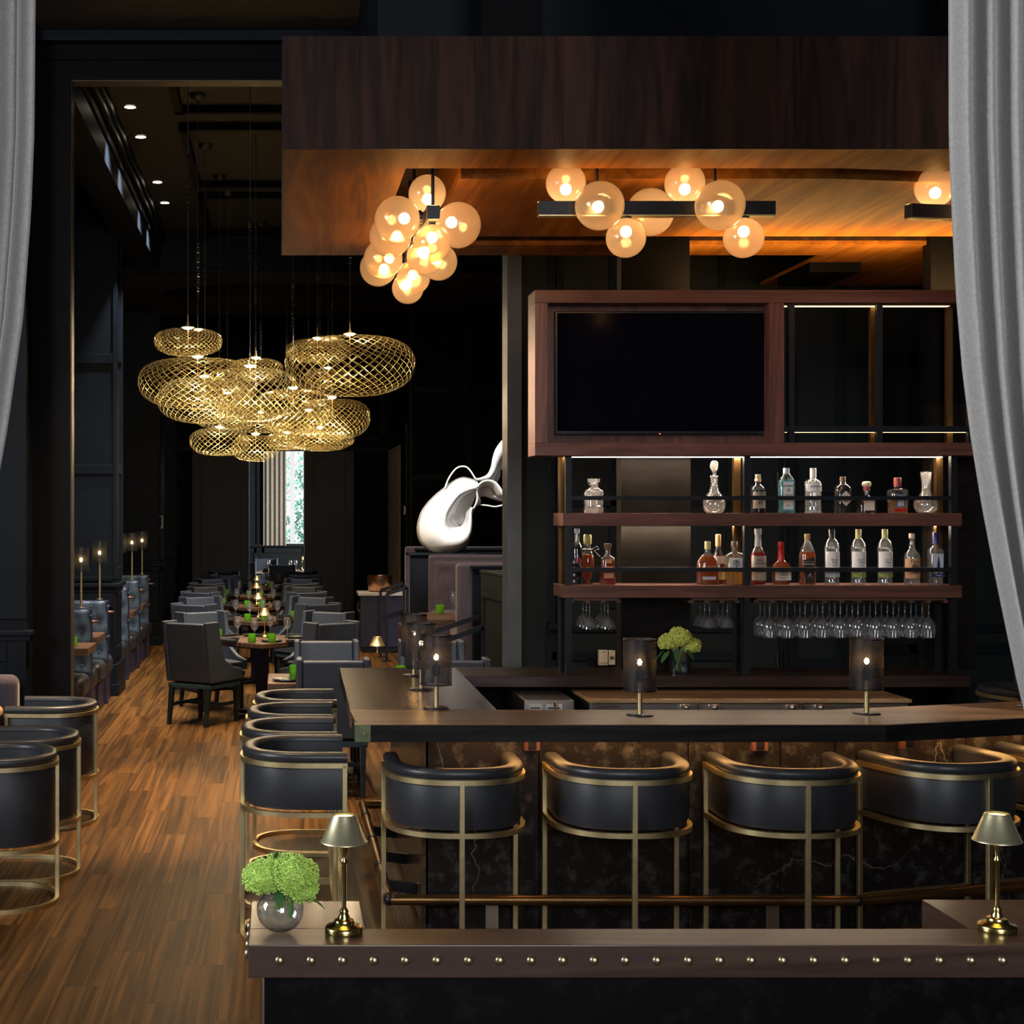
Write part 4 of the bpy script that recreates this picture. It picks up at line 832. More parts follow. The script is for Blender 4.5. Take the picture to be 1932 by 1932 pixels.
for (px, py, rx, rz_, _, w_), Y in zip(PEND, PY):
    c = W(px, py, Y); s_ = F / Y; a_, h_ = rx / s_, rz_ / s_
    t = thing('woven_pendant', f'gold woven strip pendant lamp, {w_}', 'pendant lamp', tuple(c), group='gold woven pendants')
    o = put('cage', cages[60 if rx > 60 else 48], t); o.scale = (a_, a_, h_); o.rotation_euler.z = random.uniform(0, 6)
    k = put('top_cap', capm, t, (0, 0, h_ * .93)); put('led', ledm, t, (0, 0, h_ * .92))
    zt = 5.45 - c.z if Y < 18.5 else 4.95 - c.z
    zc_ = min(zt - .3, h_ + .45 + random.uniform(0, .5)); n = 60
    for za_, zb_ in ((h_ * .93, zc_), (zc_ + .45, zt)): MB().tube([(0, 0, za_), (0, 0, zb_)], .0035, 5).build('cord', m_iron, t)
    MB().tube([(.012 * math.cos(i * 1.05), .012 * math.sin(i * 1.05), zc_ + .45 * i / 110) for i in range(111)], .0035, 4).build('coiled_cord', m_iron, t)
    put('ceiling_cup', canm, t, (0, 0, zt))
    MB().tube([(0, 0, -h_ * .9), (0, 0, h_ * .93)], .003, 5).build('centre_rod', m_bronzepost, t)
# ================================================================== BOTTLES
BY = 8.47; SB = F / BY
def sup(e, k):
    def f(a):
        c, s_ = math.cos(a), math.sin(a); return (math.copysign(abs(c) ** e, c), k * math.copysign(abs(s_) ** e, s_))
    return f
def prad(prof, z):
    for (r0, z0_), (r1, z1_) in zip(prof[:-1], prof[1:]):
        if z0_ <= z <= z1_: return r0 + (r1 - r0) * (z - z0_) / max(1e-6, z1_ - z0_)
    return prof[-1][0] if z > prof[-1][1] else prof[0][0]
_lm = {}
def lqd(name, c, dens=.5):
    if name not in _lm: _lm[name] = glass('liquid_' + name, c, base=.04, edge=.25, rough=.05, trans=dens, tcol=c)
    return _lm[name]
_pm = {}
def pm_(name, c, rough=.5):
    if name not in _pm: _pm[name] = M('print_' + name, c, rough, var=.06)
    return _pm[name]
def bottle(name, label, px, shelf, prof, flat=None, liquid=None, lvl=.7, gmat=None, caps=(), labels=(), texts=(), dy=0, cat='bottle', n=28):
    # prof: list of (half width px, height px) of the outside; flat = (exponent, depth ratio) for square bottles
    z0 = Z1 if shelf else Z2; Yb = BY + dy; k = Yb / F
    t = thing(name, label, cat, (XX(px, Yb), Yb, z0), group='bottles on the back bar')
    sec = sup(*flat) if flat else None; pr = [(0, .001)] + [(r * k, z * k) for r, z in prof]
    body = MB().lathe(pr, n, sec=sec).build('glass_body', gmat or m_glass, t)
    if liquid:
        top = prof[-1][1] * lvl; lp = [(0, .003)]
        for (r0, z0_), (r1, z1_) in zip(prof[:-1], prof[1:]):
            if z0_ >= top: break
            if not lp or len(lp) == 1: lp.append((max(.1, r0 - .8) * k, (z0_ + .9) * k))
            if z1_ <= top: lp.append((max(.1, r1 - .8) * k, z1_ * k))
            else:
                f = (top - z0_) / (z1_ - z0_); lp.append((max(.1, r0 + (r1 - r0) * f - .8) * k, top * k)); break
        lp.append((0, lp[-1][1])); MB().lathe(lp, n, sec=sec).build('liquid', lqd(*liquid), t)
    for r, za, zb, mat in caps:
        if isinstance(r, (int, float)): cp = [(0, za), (r, za), (r, zb - .6), (r * .9, zb), (0, zb)]
        else: cp = [(0, r[0][1])] + list(r) + [(0, r[-1][1])]
        MB().lathe([(a_ * k, b_ * k) for a_, b_ in cp], 18).build('cap', mat, t)
    for li, (hw, za, zb, mat) in enumerate(labels):
        za0 = .25 * li
        rm = max(prad(prof, za + (zb - za) * q_ / 6) for q_ in range(7))
        if flat: part('label', mat, t, -hw * k, hw * k, -(rm * flat[1] + .45 + za0) * k, -(rm * flat[1] - .3) * k, za * k, zb * k, .0008)
        else:
            am = math.asin(min(.98, hw / rm)); R_ = (rm + .35 + za0) * k
            MB().grid(lambda u, v: (R_ * math.sin(-am + 2 * am * u), -R_ * math.cos(-am + 2 * am * u), (za + (zb - za) * v) * k), 14, 2).build('label', mat, t)
    for body_, size, z, mat, sh in texts:
        rm = max(prad(prof, z + q_) for q_ in (-3, 0, 3))
        text(body_, size * k, (0, -(rm * (flat[1] if flat else 1) + 1.3) * k, z * k), mat, t, shear=sh)
    return t
I = m_ink; gold_p = pm_('gold', (.45, .30, .09), .35); cream = pm_('cream', (.72, .62, .50)); white = pm_('white', (.80, .76, .72)); cork = pm_('cork', (.55, .38, .24)); blackp = pm_('black', (.01, .01, .012)); redp = pm_('red', (.45, .012, .014), .3); bluep = pm_('blue', (.03, .03, .16), .35); teal = pm_('ice', (.45, .62, .66)); greyp = pm_('grey', (.5, .53, .56)); orange = pm_('kraft', (.62, .33, .15)); ylw = pm_('yellow', (.62, .52, .16), .35); grn = pm_('sprig', (.25, .35, .05)); pale = pm_('palewood', (.70, .50, .33)); darkred = pm_('darkred', (.25, .03, .025)); brn = pm_('brown', (.16, .08, .04))
amber = ('amber', (.50, .17, .03), .35); dark = ('cola', (.05, .016, .010), .75); clear = ('clear', (.93, .95, .97), .02); gold_l = ('goldliquid', (.80, .55, .22), .2); red_l = ('redliquid', (.45, .06, .02), .35); blue_l = ('blueglass', (.35, .72, .80), .2); ink_l = ('inkliquid', (.02, .022, .03), .85); pink = ('pinkliquid', (.85, .45, .35), .3)
# upper shelf
D = bottle('decanter', 'square cut-crystal decanter with flat stopper, alone at the left of the top shelf', 1120, 1, [(16, 0), (17, 1), (17, 13), (15.6, 14), (15.6, 16), (17, 17), (17, 27), (15.6, 28), (15.6, 30), (17, 31), (17, 41), (14, 44), (8, 48), (7, 52), (9, 55)], (.45, .95), gmat=m_crystal, cat='decanter')
kk = BY / F
MB().lathe([(a_ * kk, b_ * kk) for a_, b_ in ((0, 52), (5, 53), (7, 57), (11, 58), (11.5, 65), (0, 65.5))], 24, sec=sup(.5, .9)).build('stopper', m_crystal, D)
D = bottle('decanter', 'tall cut-crystal decanter with egg-shaped stopper on the top shelf', 1347.5, 1, [(12, 0), (17, 3), (21, 12), (20.5, 22), (16, 32), (9, 41), (6.5, 52), (6.5, 66), (8.5, 71)], gmat=m_crystal, cat='decanter')
MB().lathe([(a_ * kk, b_ * kk) for a_, b_ in ((0, 66), (4, 68), (3, 76), (6, 82), (8, 88), (7, 95), (4, 98), (0, 99))], 20).build('stopper', m_crystal, D)
bottle('bottle', 'dark round-shouldered bottle with cork and buff label on the top shelf', 1430, 1, [(13, 0), (14, 1.5), (14, 44), (12.5, 49), (8, 53), (5.5, 55), (5.5, 63)], liquid=ink_l, lvl=.68, caps=[(6, 60, 65, pale), (5, 65, 73, pale)], labels=[(11.5, 9, 26, cream), (11.5, 33, 40, cream)], texts=[('MONKEY', 4.2, 36.5, I, 0), ('47', 9, 19, I, 0)])
bottle('bottle', 'square pale blue gin bottle on the top shelf', 1483.5, 1, [(14, 0), (14.5, 1.5), (14.5, 60), (12, 66), (7, 72), (5.5, 75), (5.5, 83)], (.5, .8), liquid=blue_l, lvl=.76, caps=[(5.8, 74, 85, greyp)], labels=[(9.5, 6, 60, teal), (8.6, 8, 58, white)], texts=[('BOMBAY', 5, 51, I, 0), ('SAPPHIRE', 3.6, 34, I, 0), ('*', 16, 40, bluep, 0), ('GIN', 4, 14, I, 0)])
bottle('bottle', 'tall clear bottle with white label and dimpled lower half on the top shelf', 1534, 1, [(14.5, 0), (15, 1.5), (15, 9), (14.4, 12), (15, 15), (14.4, 20), (15, 24), (14.4, 30), (15, 35), (14.5, 39), (15, 42), (15, 58), (12, 62), (7, 64), (5.5, 66), (5.5, 74)], liquid=clear, lvl=.76, gmat=m_crystal, caps=[(5.8, 66, 85, white)], labels=[(14.4, 41, 56, white)], texts=[('BOTANIST', 4.4, 50, I, 0)])
D = bottle('bottle', 'black apothecary bottle with white diamond label on the top shelf', 1590, 1, [(15, 0), (15.5, 1.5), (15.5, 48), (13, 52), (8, 55), (6, 57), (5.5, 61)], liquid=ink_l, lvl=.83, caps=[(5.5, 57, 69, brn)])
MB().add([(0, -16.6*kk, 42*kk), (-14*kk, -16.0*kk, 27.5*kk), (0, -16.6*kk, 13*kk), (14*kk, -16.0*kk, 27.5*kk)], [(0, 1, 2, 3)]).build('label', cream, D)
text('GIN', 4*kk, (0, -17*kk, 22.5*kk), I, D)
text("HENDRICK'S", 3.8*kk, (0, -17*kk, 31*kk), I, D)
bottle('bottle', 'squat dark tequila bottle with round wooden stopper on the top shelf', 1635, 1, [(16, 0), (17, 1.5), (16.5, 18), (14, 27), (9, 32), (5, 34), (5, 44)], (.7, .75), liquid=dark, lvl=.7, caps=[(6, 42, 50, darkred), (((6.5, 50), (8.5, 53), (8, 58), (5, 60)), 0, 0, pale)], labels=[(10, 5, 24, cream)])
bottle('bottle', 'clear square tequila bottle with horseshoe label and red cap on the top shelf', 1693.5, 1, [(15, 0), (16, 1.5), (17.5, 40), (16, 44), (8, 46), (6.5, 49), (6.5, 54)], (.5, .8), liquid=gold_l, lvl=.62, caps=[(6.8, 50, 67, darkred)], labels=[(11, 3, 9, redp), (9, 11, 36, pm_('slate', (.10, .13, .20))), (6, 13, 33, greyp)])
bottle('carafe', 'clear wide-bellied glass carafe at the right of the top shelf', 1747, 1, [(12, 0), (17, 3), (22, 12), (22.5, 18), (19, 26), (12, 34), (8, 42), (7.5, 52), (9, 66), (10.5, 78)], gmat=m_crystal, liquid=gold_l, lvl=.02, cat='carafe')
# lower shelf
D = bottle('bottle', 'tall dark bottle with red and white scrawl beside the left post, lower shelf', 1088.5, 0, [(10, 0), (10.5, 1.5), (10.5, 66), (9, 72), (5.5, 78), (4.5, 82), (4.5, 97)], liquid=ink_l, lvl=.78, caps=[(5, 97, 105, greyp)], labels=[(4, 40, 50, redp)])
MB().tube([(x_*kk, -math.sqrt(max(1, 10.9**2 - x_*x_))*kk, z_*kk) for x_, z_ in ((-9, 40), (-4, 52), (2, 56), (-3, 44), (3, 36), (7, 46), (2, 50), (6, 32), (9, 34))], .0009, 5).build('scrawl', white, D)
for z_ in range(8): MB().box(-9*kk, -5.5*kk, -10.4*kk, -8.6*kk, (4 + z_*6)*kk, (8.5 + z_*6)*kk).build('label', greyp, D) if z_ % 2 == 0 else None
D = bottle('bottle', 'faceted goblet-shaped amber bottle tied with white ribbon, lower shelf', 1108.5, 0, [(12, 0), (12, 1), (4, 4), (4.5, 8), (9, 14), (9.5, 22), (12, 28), (13, 40), (12, 54), (9, 60), (6.5, 64), (6, 74)], liquid=amber, lvl=.75, caps=[(((6, 74), (7.5, 76), (7.5, 91), (6, 93)), 0, 0, ylw)], dy=.05)
MB().tube([(9*kk*math.cos(i/12*6.28), 9*kk*math.sin(i/12*6.28), 66*kk) for i in range(12)], .002, 5, True).tube([(6*kk, -8*kk, 66*kk), (16*kk, -9*kk, 72*kk), (20*kk, -9*kk, 66*kk), (10*kk, -9*kk, 64*kk), (22*kk, -9*kk, 52*kk)], .0016, 5).build('ribbon', white, D)
bottle('bottle', 'short square-shouldered red-brown bottle on the lower shelf left of the bronze panel', 1146.5, 0, [(14, 0), (14.5, 1.5), (13, 44), (12, 50), (6, 54), (5, 57), (5, 66)], (.6, .75), liquid=red_l, lvl=.72, caps=[(((5, 64), (7, 72), (7.5, 77)), 0, 0, brn)], labels=[(9, 12, 22, orange), (8, 28, 34, orange), (6, 40, 47, gold_p)])
bottle('bottle', 'broad flat flask-shaped amber bottle on the lower shelf right of the bronze panel', 1335, 0, [(20, 0), (21, 2), (21, 36), (18.5, 46), (12, 54), (6, 58), (5, 62), (5, 70)], (.85, .5), liquid=amber, lvl=.76, caps=[(5.5, 66, 81, ylw)], labels=[(12.5, 9, 15, greyp)], texts=[('WOODFORD RESERVE', 4, 34, gold_p, 0)])
bottle('bottle', 'slim cognac bottle with orange capsule behind the flask-shaped bottle', 1355, 0, [(12, 0), (12.5, 1.5), (12.5, 40), (9, 54), (5, 66), (4.5, 76), (4.5, 84)], liquid=red_l, lvl=.66, caps=[(5, 70, 93, orange)], labels=[(10, 8, 28, ylw), (8, 38, 52, cream)], dy=.09)
bottle('bottle', 'faceted pale whisky bottle with brush lettering on its label, lower shelf', 1385.5, 0, [(16, 0), (16.5, 1.5), (16.5, 54), (14, 58), (7, 60), (5.5, 62), (5.5, 70)], (.45, .85), liquid=gold_l, lvl=.66, caps=[(5.8, 70, 81, brn)], labels=[(14, 26, 50, white)], texts=[('季', 17, 38, I, 0)])
bottle('bottle', 'amber bottle with long pale neck and buff label, right of the middle post', 1430, 0, [(14, 0), (14.5, 1.5), (14.5, 54), (12, 62), (7, 70), (5.5, 74), (6, 94)], liquid=red_l, lvl=.64, caps=[(((6.2, 72), (5.5, 92), (6.5, 96), (6.5, 105)), 0, 0, white)], labels=[(13.5, 30, 54, cream), (13, 8, 26, cream)], texts=[('BASIL', 5, 46, I, 0), ('HAYDEN', 5, 40, I, 0)])
bottle('bottle', 'squat whisky bottle sealed with dripping red wax on the lower shelf', 1473.5, 0, [(15, 0), (15.5, 1.5), (17.5, 30), (15, 38), (8, 44), (5, 48), (4.5, 62)], (.75, .75), liquid=amber, lvl=.72, caps=[(((6.5, 44), (5.6, 52), (5.2, 68), (6, 70), (5.5, 80)), 0, 0, redp)], labels=[(15, 8, 26, cream)], texts=[("Maker's", 6, 24, I, .2), ('Mark', 7, 18.5, I, .2), ('WHISKY', 4, 12, I, 0)])
D = bottle('bottle', 'square whisky bottle with slanted black label on the lower shelf', 1523, 0, [(13.5, 0), (14, 1.5), (14, 56), (12, 64), (6, 78), (4.5, 84), (4.5, 88)], (.5, .9), liquid=amber, lvl=.70, caps=[(((4.8, 84), (5.5, 88), (5.5, 93), (5, 95)), 0, 0, gold_p)], labels=[(8, 3, 26, blackp)])
MB().bar((-3*kk, -14.2*kk, 14*kk), (1*kk, -14.2*kk, 22*kk), 1.2*kk, .001).bar((0, -14.2*kk, 20*kk), (4*kk, -14.2*kk, 13*kk), 1.2*kk, .001).bar((-2*kk, -14.2*kk, 19*kk), (4*kk, -14.2*kk, 19.5*kk), 1*kk, .001).build('figure_mark', white, D)
lb = MB().box(-11*kk, 11*kk, -.0006, .0006, -8*kk, 8*kk).build('label', blackp, D, (0, -13.4*kk, 41*kk)); lb.rotation_euler.y = R(-18)
text('JOHNNIE WALKER', 2.6*kk, (0, -14*kk, 43*kk), gold_p, D, ry=0); text('BLACK LABEL', 3.2*kk, (0, -14*kk, 38.5*kk), white, D)
for px, cm, lcol, l, sprig in ((1569.5, blackp, redp, 'vodka bottle with black neck and white label, left of the two yellow-necked', 0), (1619.5, ylw, grn, 'vodka bottle with yellow neck and green leaf label, left of its twin', 1), (1669.5, ylw, orange, 'vodka bottle with yellow neck and peach flower label, right of its twin', 2)):
    D = bottle('bottle', l, px, 0, [(13, 0), (13.5, 1), (13.5, 8), (12.8, 10), (13.5, 12), (13.5, 66), (14, 67), (14, 70), (13.2, 72), (12, 78), (8, 84), (5.5, 86), (5, 88), (5, 96)], liquid=clear, lvl=.82, caps=[(5.3, 86, 104, cm)], labels=[(13, 27, 62, white), (13, 14, 21, grn if sprig else greyp)], texts=[('Ketel', 6, 47, lcol, 0), ('One', 6, 42, I, 0), ('VODKA', 2.6, 36, I, 0)])
    if sprig:
        m = MB()
        for q_ in range(9):
            zc_ = (32 + q_ * 3.2) * kk; xo = (10.5 - .8 * abs(4 - q_)) * kk; m.add([(xo, -10.6*kk, zc_), (xo - 2.5*kk, -12.6*kk, zc_ + 1.5*kk), (xo - .5*kk, -11.8*kk, zc_ + 3.2*kk)], [(0, 1, 2)])
        m.build('leaf_print', lcol, D)
D = bottle('bottle', 'short vodka bottle with tan paper label on the lower shelf', 1720.5, 0, [(14, 0), (14.5, 1.5), (14.5, 50), (13, 58), (8, 64), (5.5, 68), (4.8, 80), (5, 88)], liquid=clear, lvl=.7, caps=[(5.5, 87, 96, pale)], labels=[(14, 12, 26, orange), (14, 29, 49, orange)], texts=[("Tito's", 9.5, 43.5, I, .15), ('VODKA', 3.5, 22, I, 0)])
MB().lathe([(0, 0), (6*kk, 0), (6*kk, .0005), (0, .0005)], 18).build('seal', brn, D, (0, -15.2*kk, 33.5*kk)).rotation_euler.x = R(90)
D = bottle('bottle', 'clear vodka bottle with purple cap at the right end of the lower shelf', 1765, 0, [(12.5, 0), (13, 1.5), (14, 62), (12, 67), (7, 71), (5, 74), (5, 80)], (.7, .9), liquid=clear, lvl=.85, caps=[(5.2, 76, 98, bluep)], labels=[(9.5, 26, 58, greyp), (12, 14, 21, bluep)], texts=[('VODKA', 3.4, 17.5, white, 0)])
MB().add([(x_*kk, -13.4*kk, z_*kk) for x_, z_ in ((-3.5, 28), (3.5, 28), (2.5, 40), (1.2, 48), (0, 56), (-1.2, 48), (-2.5, 40))], [(0, 1, 2, 3, 4, 5, 6)]).build('tower_print', bluep, D)
# ================================================================== HANGING GLASSES
hang = lambda prof: [(r, -z) for r, z in prof]
hm1 = MB().lathe(hang([(.036, 0), (.035, .003), (.010, .006), (.0036, .012), (.0036, .088), (.010, .097), (.028, .112), (.039, .138), (.041, .160), (.037, .195), (.034, .212)]), 22).mesh('hanging_wine_glass'); hm1.materials.append(m_tableglass)
hm2 = MB().lathe(hang([(.034, 0), (.033, .003), (.010, .006), (.0036, .012), (.0036, .088), (.012, .095), (.030, .112), (.042, .140), (.0455, .160)]), 22).mesh('hanging_coupe'); hm2.materials.append(m_tableglass)
hm3 = MB().lathe(hang([(.034, 0), (.033, .003), (.010, .006), (.0036, .012), (.0036, .085), (.012, .092), (.026, .105), (.036, .125), (.044, .155)]), 22).mesh('hanging_cocktail_glass'); hm3.materials.append(m_tableglass)
rowsn = ('front', 'middle', 'back'); zg = Z2 - .088
for k in range(10):
    for r in range(3):
        Yg = 8.415 + r * .0835; o = put('wine_glass', hm1, None, (XX(1451 + 33.3 * k, 8.425), Yg, zg))
        tag(o, f'upside-down wine glass in the right rack, {ORD[k]} from left, {rowsn[r]} row', 'glass', 'wine glasses hanging in the rack')
for xs, mm, nm, wd_ in (((1112, 1147), hm2, 'coupe_glass', 'coupe glass in the left rack'), ((1338, 1372), hm3, 'cocktail_glass', 'cocktail glass in the middle rack')):
    for k, px in enumerate(xs):
        for r in range(3): tag(put(nm, mm, None, (XX(px, 8.425), 8.42 + r * .092, zg)), f'upside-down {wd_}, {["left", "right"][k]} side, {rowsn[r]} row', 'glass', 'glasses hanging in the rack')
# ================================================================== FLOWERS
def blossom(mb, c, r, n, s, flat=.85):
    for _ in range(n):
        z = random.uniform(-.75, 1); a = random.uniform(0, 2 * math.pi); q_ = math.sqrt(max(0, 1 - z * z)); rr = r * random.uniform(.86, 1.06) * (1 + .08 * math.sin(5 * a + 3 * z))
        p = Vector((c[0] + rr * q_ * math.cos(a), c[1] + rr * q_ * math.sin(a), c[2] + rr * z * flat)); e = s * random.uniform(.7, 1.25)
        v = [p + Vector(d_) * e for d_ in ((1, 0, 0), (-1, 0, 0), (0, 1, 0), (0, -1, 0), (0, 0, 1), (0, 0, -1))]
        mb.add(v, [(0, 2, 4), (2, 1, 4), (1, 3, 4), (3, 0, 4), (2, 0, 5), (1, 2, 5), (3, 1, 5), (0, 3, 5)], True)
    return mb
def leafm(p, d, l, w):
    p = Vector(p); d = Vector(d).normalized(); s_ = d.cross(Vector((0, 0, 1))).normalized() * w; m = MB()
    pts = []; 
    for i in range(6):
        t_ = i / 5; ww = math.sin(math.pi * (t_ * .92 + .04)) ; c = p + d * l * t_ + Vector((0, 0, -l * .35 * t_ * t_)); pts += [c - s_ * ww + Vector((0, 0, .1 * w * ww)), c, c + s_ * ww + Vector((0, 0, .1 * w * ww))]
    fs = []
    for i in range(5):
        for j in (0, 1): fs.append((3*i+j, 3*i+j+1, 3*i+j+4, 3*i+j+3))
    return m.add(pts, fs, True)
fb = thing('flower_bowl', 'round glass bowl of bright green blossoms on the front ledge', 'flowers', (.001, 3.24, lz))
R0 = .051
MB().lathe([(0, .001)] + [(R0 * math.sin(t_), R0 * .92 - R0 * .92 * math.cos(t_)) for t_ in [.5 + i * (2.42 - .5) / 20 for i in range(21)]] + [(.031, .0875), (.034, .090)], 40).build('bowl', m_bowl, fb)
MB().lathe([(0, .004)] + [(R0 * .94 * math.sin(t_), R0 * .92 - R0 * .88 * math.cos(t_)) for t_ in [.5 + i * (1.5 - .5) / 12 for i in range(13)]] + [(0, .0485)], 32).build('water', glass('water', (.93, .96, 1), base=.03, edge=.3), fb)
for c, r, n, s_ in (((-.035, .0, .118), .045, 1500, .0026), ((.028, -.005, .122), .052, 1900, .0027), ((.045, -.012, .095), .036, 900, .0025), ((.0, .02, .125), .045, 700, .0026)): blossom(MB(), c, r, n, s_).ball(c, r * .84, 14, 10, (1, 1, .85)).build('blossom', m_bloom, fb)
for a_, b_ in (((-.006, 0, .105), (-.005, .005, .048)), ((.024, -.01, .10), (.021, -.005, .035)), ((.0, .015, .1), (.008, .012, .05))): MB().tube([a_, b_], .0055, 8).build('stem', m_stem, fb)
for p, d_, l, w in (((.05, -.02, .085), (.8, -.3, -.15), .05, .008), ((-.012, .01, .15), (.15, -.1, .9), .035, .010), ((.0, -.03, .10), (-.1, -.6, -.4), .03, .01)): leafm(p, d_, l, w).build('leaf', m_leaf, fb)
vs_ = thing('flower_vase', 'square glass vase of yellow-green blossoms on the back bar counter', 'flowers', (XX(1280, 8.42), 8.42, BT))
v0 = .045
MB().lathe([(0, .004), (v0, .004), (v0, .14)], 32, sec=sup(.25, 1), smooth=False).lathe([(v0 * .9, .14), (v0 * .9, .014), (0, .014)], 32, sec=sup(.25, 1), smooth=False).build('vase', m_bowl, vs_)
for c, r, n, s_ in (((-.055, 0, .175), .055, 900, .004), ((.01, -.01, .20), .06, 1000, .004), ((.075, -.005, .155), .05, 800, .004), ((.0, .02, .225), .04, 400, .004)): blossom(MB(), c, r, n, s_).ball(c, r * .84, 12, 8, (1, 1, .85)).build('blossom', m_bloomy, vs_)
for k in range(5): MB().tube([(-.03 + k * .016, random.uniform(-.02, .02), .16), (.02 - k * .012, random.uniform(-.02, .02), .016)], .004, 6).build('stem', m_stem, vs_)
for p, d_, l, w in (((-.06, -.03, .13), (-.6, -.3, -.5), .07, .022), ((-.02, -.04, .14), (-.1, -.6, -.6), .07, .02), ((.04, -.04, .14), (.3, -.5, -.5), .06, .018), ((.10, 0, .14), (.8, -.1, -.2), .06, .014), ((-.08, 0, .13), (-.8, 0, -.6), .06, .02)): leafm(p, d_, l, w).build('leaf', m_leaf, vs_)
# ================================================================== CURTAINS
def lerp_tab(tab, y):
    for (y0_, x0_), (y1_, x1_) in zip(tab[:-1], tab[1:]):
        if y <= y1_: f = max(0, (y - y0_) / (y1_ - y0_)); return x0_ + (x1_ - x0_) * f
    return tab[-1][1]
def curtain(label, left, right, ytop, ybot, Y, folds, amp, mat, ph=0):
    def fn(u, v):
        py = ytop + (ybot - ytop) * v; xl, xr = lerp_tab(left, py), lerp_tab(right, py)
        wv = math.sin(2 * math.pi * (folds * u + ph + .12 * math.sin(3 * v))) ; wv = math.copysign(abs(wv) ** .7, wv)
        yy = Y + amp * wv + .012 * math.sin(9 * u + 2 * v); xx = xl + (xr - xl) * (u + .012 * math.cos(2 * math.pi * folds * u))
        p = W(xx, py, Y); return (p.x, yy, p.z)
    o = MB().grid(fn, folds * 16 + 1, 100).build('curtain', mat); tag(o, label, 'curtain'); return o
curtain('grey curtain drawn aside at the left edge of the picture', [(-1800, -130), (250, -130), (890, -190), (1300, -260), (2600, -250)], [(-1800, 66), (0, 63), (250, 61), (400, 55), (600, 40), (800, 12), (890, -4), (1300, -90), (2600, -80)], -1690, 2590, 3.42, 5, .03, m_curtain, .3)
curtain('grey curtain swept aside at the right edge of the picture', [(-1800, 1799), (0, 1800), (250, 1801), (400, 1807), (550, 1815), (700, 1828), (830, 1845), (950, 1865), (1080, 1890), (1200, 1915), (1290, 1934), (1500, 1985), (2600, 1985)], [(-1800, 2150), (600, 2140), (1290, 2080), (1500, 2065), (2600, 2085)], -1690, 2525, 3.56, 8, .034, m_curtain, .1)
def flat_curtain(label, a, b, z0, z1, folds, mat):
    a = Vector(a); b = Vector(b); n = Vector((-(b - a).y, (b - a).x)).normalized()
    o = MB().grid(lambda u, v: tuple((a.lerp(b, u) + n * .03 * math.sin(2 * math.pi * folds * u)).to_3d() + Vector((0, 0, z0 + (z1 - z0) * v))), folds * 10 + 1, 6).build('curtain', mat); tag(o, label, 'curtain')
flat_curtain('taupe curtain beside the far window in the room beyond', (wx(497), wy - .15), (wx(540), wy - .15), wz(1029), 4.4, 5, m_linen)
flat_curtain('taupe curtain in the side window behind the navy cabinet', (1.84, 25.2), (1.84, 22.75), .5, ZZ(843, 23.5), 9, m_linen)
# ================================================================== BLUE BOOTHS ALONG THE LEFT
def tufted(w, h, nx, nz, amp=.02):
    pts = []
    for j in range(nz):
        for i in range(nx + (j % 2)): pts.append((((i + (.5 if j % 2 == 0 else 0)) / nx - .5) * w, (j + .6) / nz * h))
    def fn(u, v):
        x = (u - .5) * w; z = v * h; d = 1e9
        for a_, b_ in pts: d = min(d, math.hypot(x - a_, z - b_))
        e = min(u, 1 - u, v, 1 - v); edge = 1 - (1 - min(1, e / .06)) ** 2 * 1.0
        return (x, -(amp * 1.3 * edge - amp * math.exp(-(d / (.055)) ** 1.3)), z)
    return fn, pts
def booth(label, X1, y, ht):
    t = thing('booth', label, 'booth', (X1 - .6, y, 0), group='blue leather booths'); w = 1.2
    part('back_core', m_navy, t, -w / 2, w / 2, .0, .12, 0, ht - .01, .004)
    for s_, yy in ((1, 0), (-1, .12)):
        fn, pts = tufted(w, ht - .45, 7, 4); m = MB().grid(lambda u, v: (lambda p: (p[0], yy + s_ * p[1], p[2] + .44))(fn(u, v)), 64, 34); m.build('tufted_back', m_bluel, t)
        b_ = MB()
        for x_, z_ in pts: b_.ball((x_, yy - s_ * .010, z_ + .44), .012, 8, 5)
        b_.build('button', m_bluel, t)
        ya, yb = (yy - .55, yy - .02) if s_ == 1 else (yy + .02, yy + .46)
        MB().box(-w / 2, w / 2, ya, yb, .26, .47).build('seat', m_darkl, t, bevel=.07, seg=4); part('seat_base', m_navy, t, -w / 2, w / 2 - .03, min(ya, yb) + .06, max(ya, yb), .0, .26)
    MB().lathe([(.014, 0), (.012, .05), (.016, .06), (0, .062)], 10).build('coat_hook', m_copper, t, (w / 2 + .005, .06, ht - .13)).rotation_euler.y = R(90)
    return t
bl = [(XX(171.8, 14.1), 14.1, 1.07), (XX(202.8, 15.4), 15.4, 1.075), (XX(242, 17.6), 17.6, 1.1), (XX(263, 18.9), 18.9, 1.12), (XX(280.5, 20.3), 20.3, 1.13)]
for k, (x, y, h_) in enumerate(bl):
    booth(f'tufted blue leather booth back, {ORD[k]} from the opening on the left', x, y, h_)
for k, (i, px, hy) in enumerate(((0, 153, 1078), (1, 188, 1063), (2, 227, 1043), (3, 249, 1040), (4, 268, 1035))):
    x, y, h_ = bl[i]; hp = ZZ(hy, y + .06) - h_; booth_lamp(f'brass pole lamp with smoky cylinder shade on the {ORD[k]} blue booth', (XX(px, y + .06), y + .06, h_), hp)
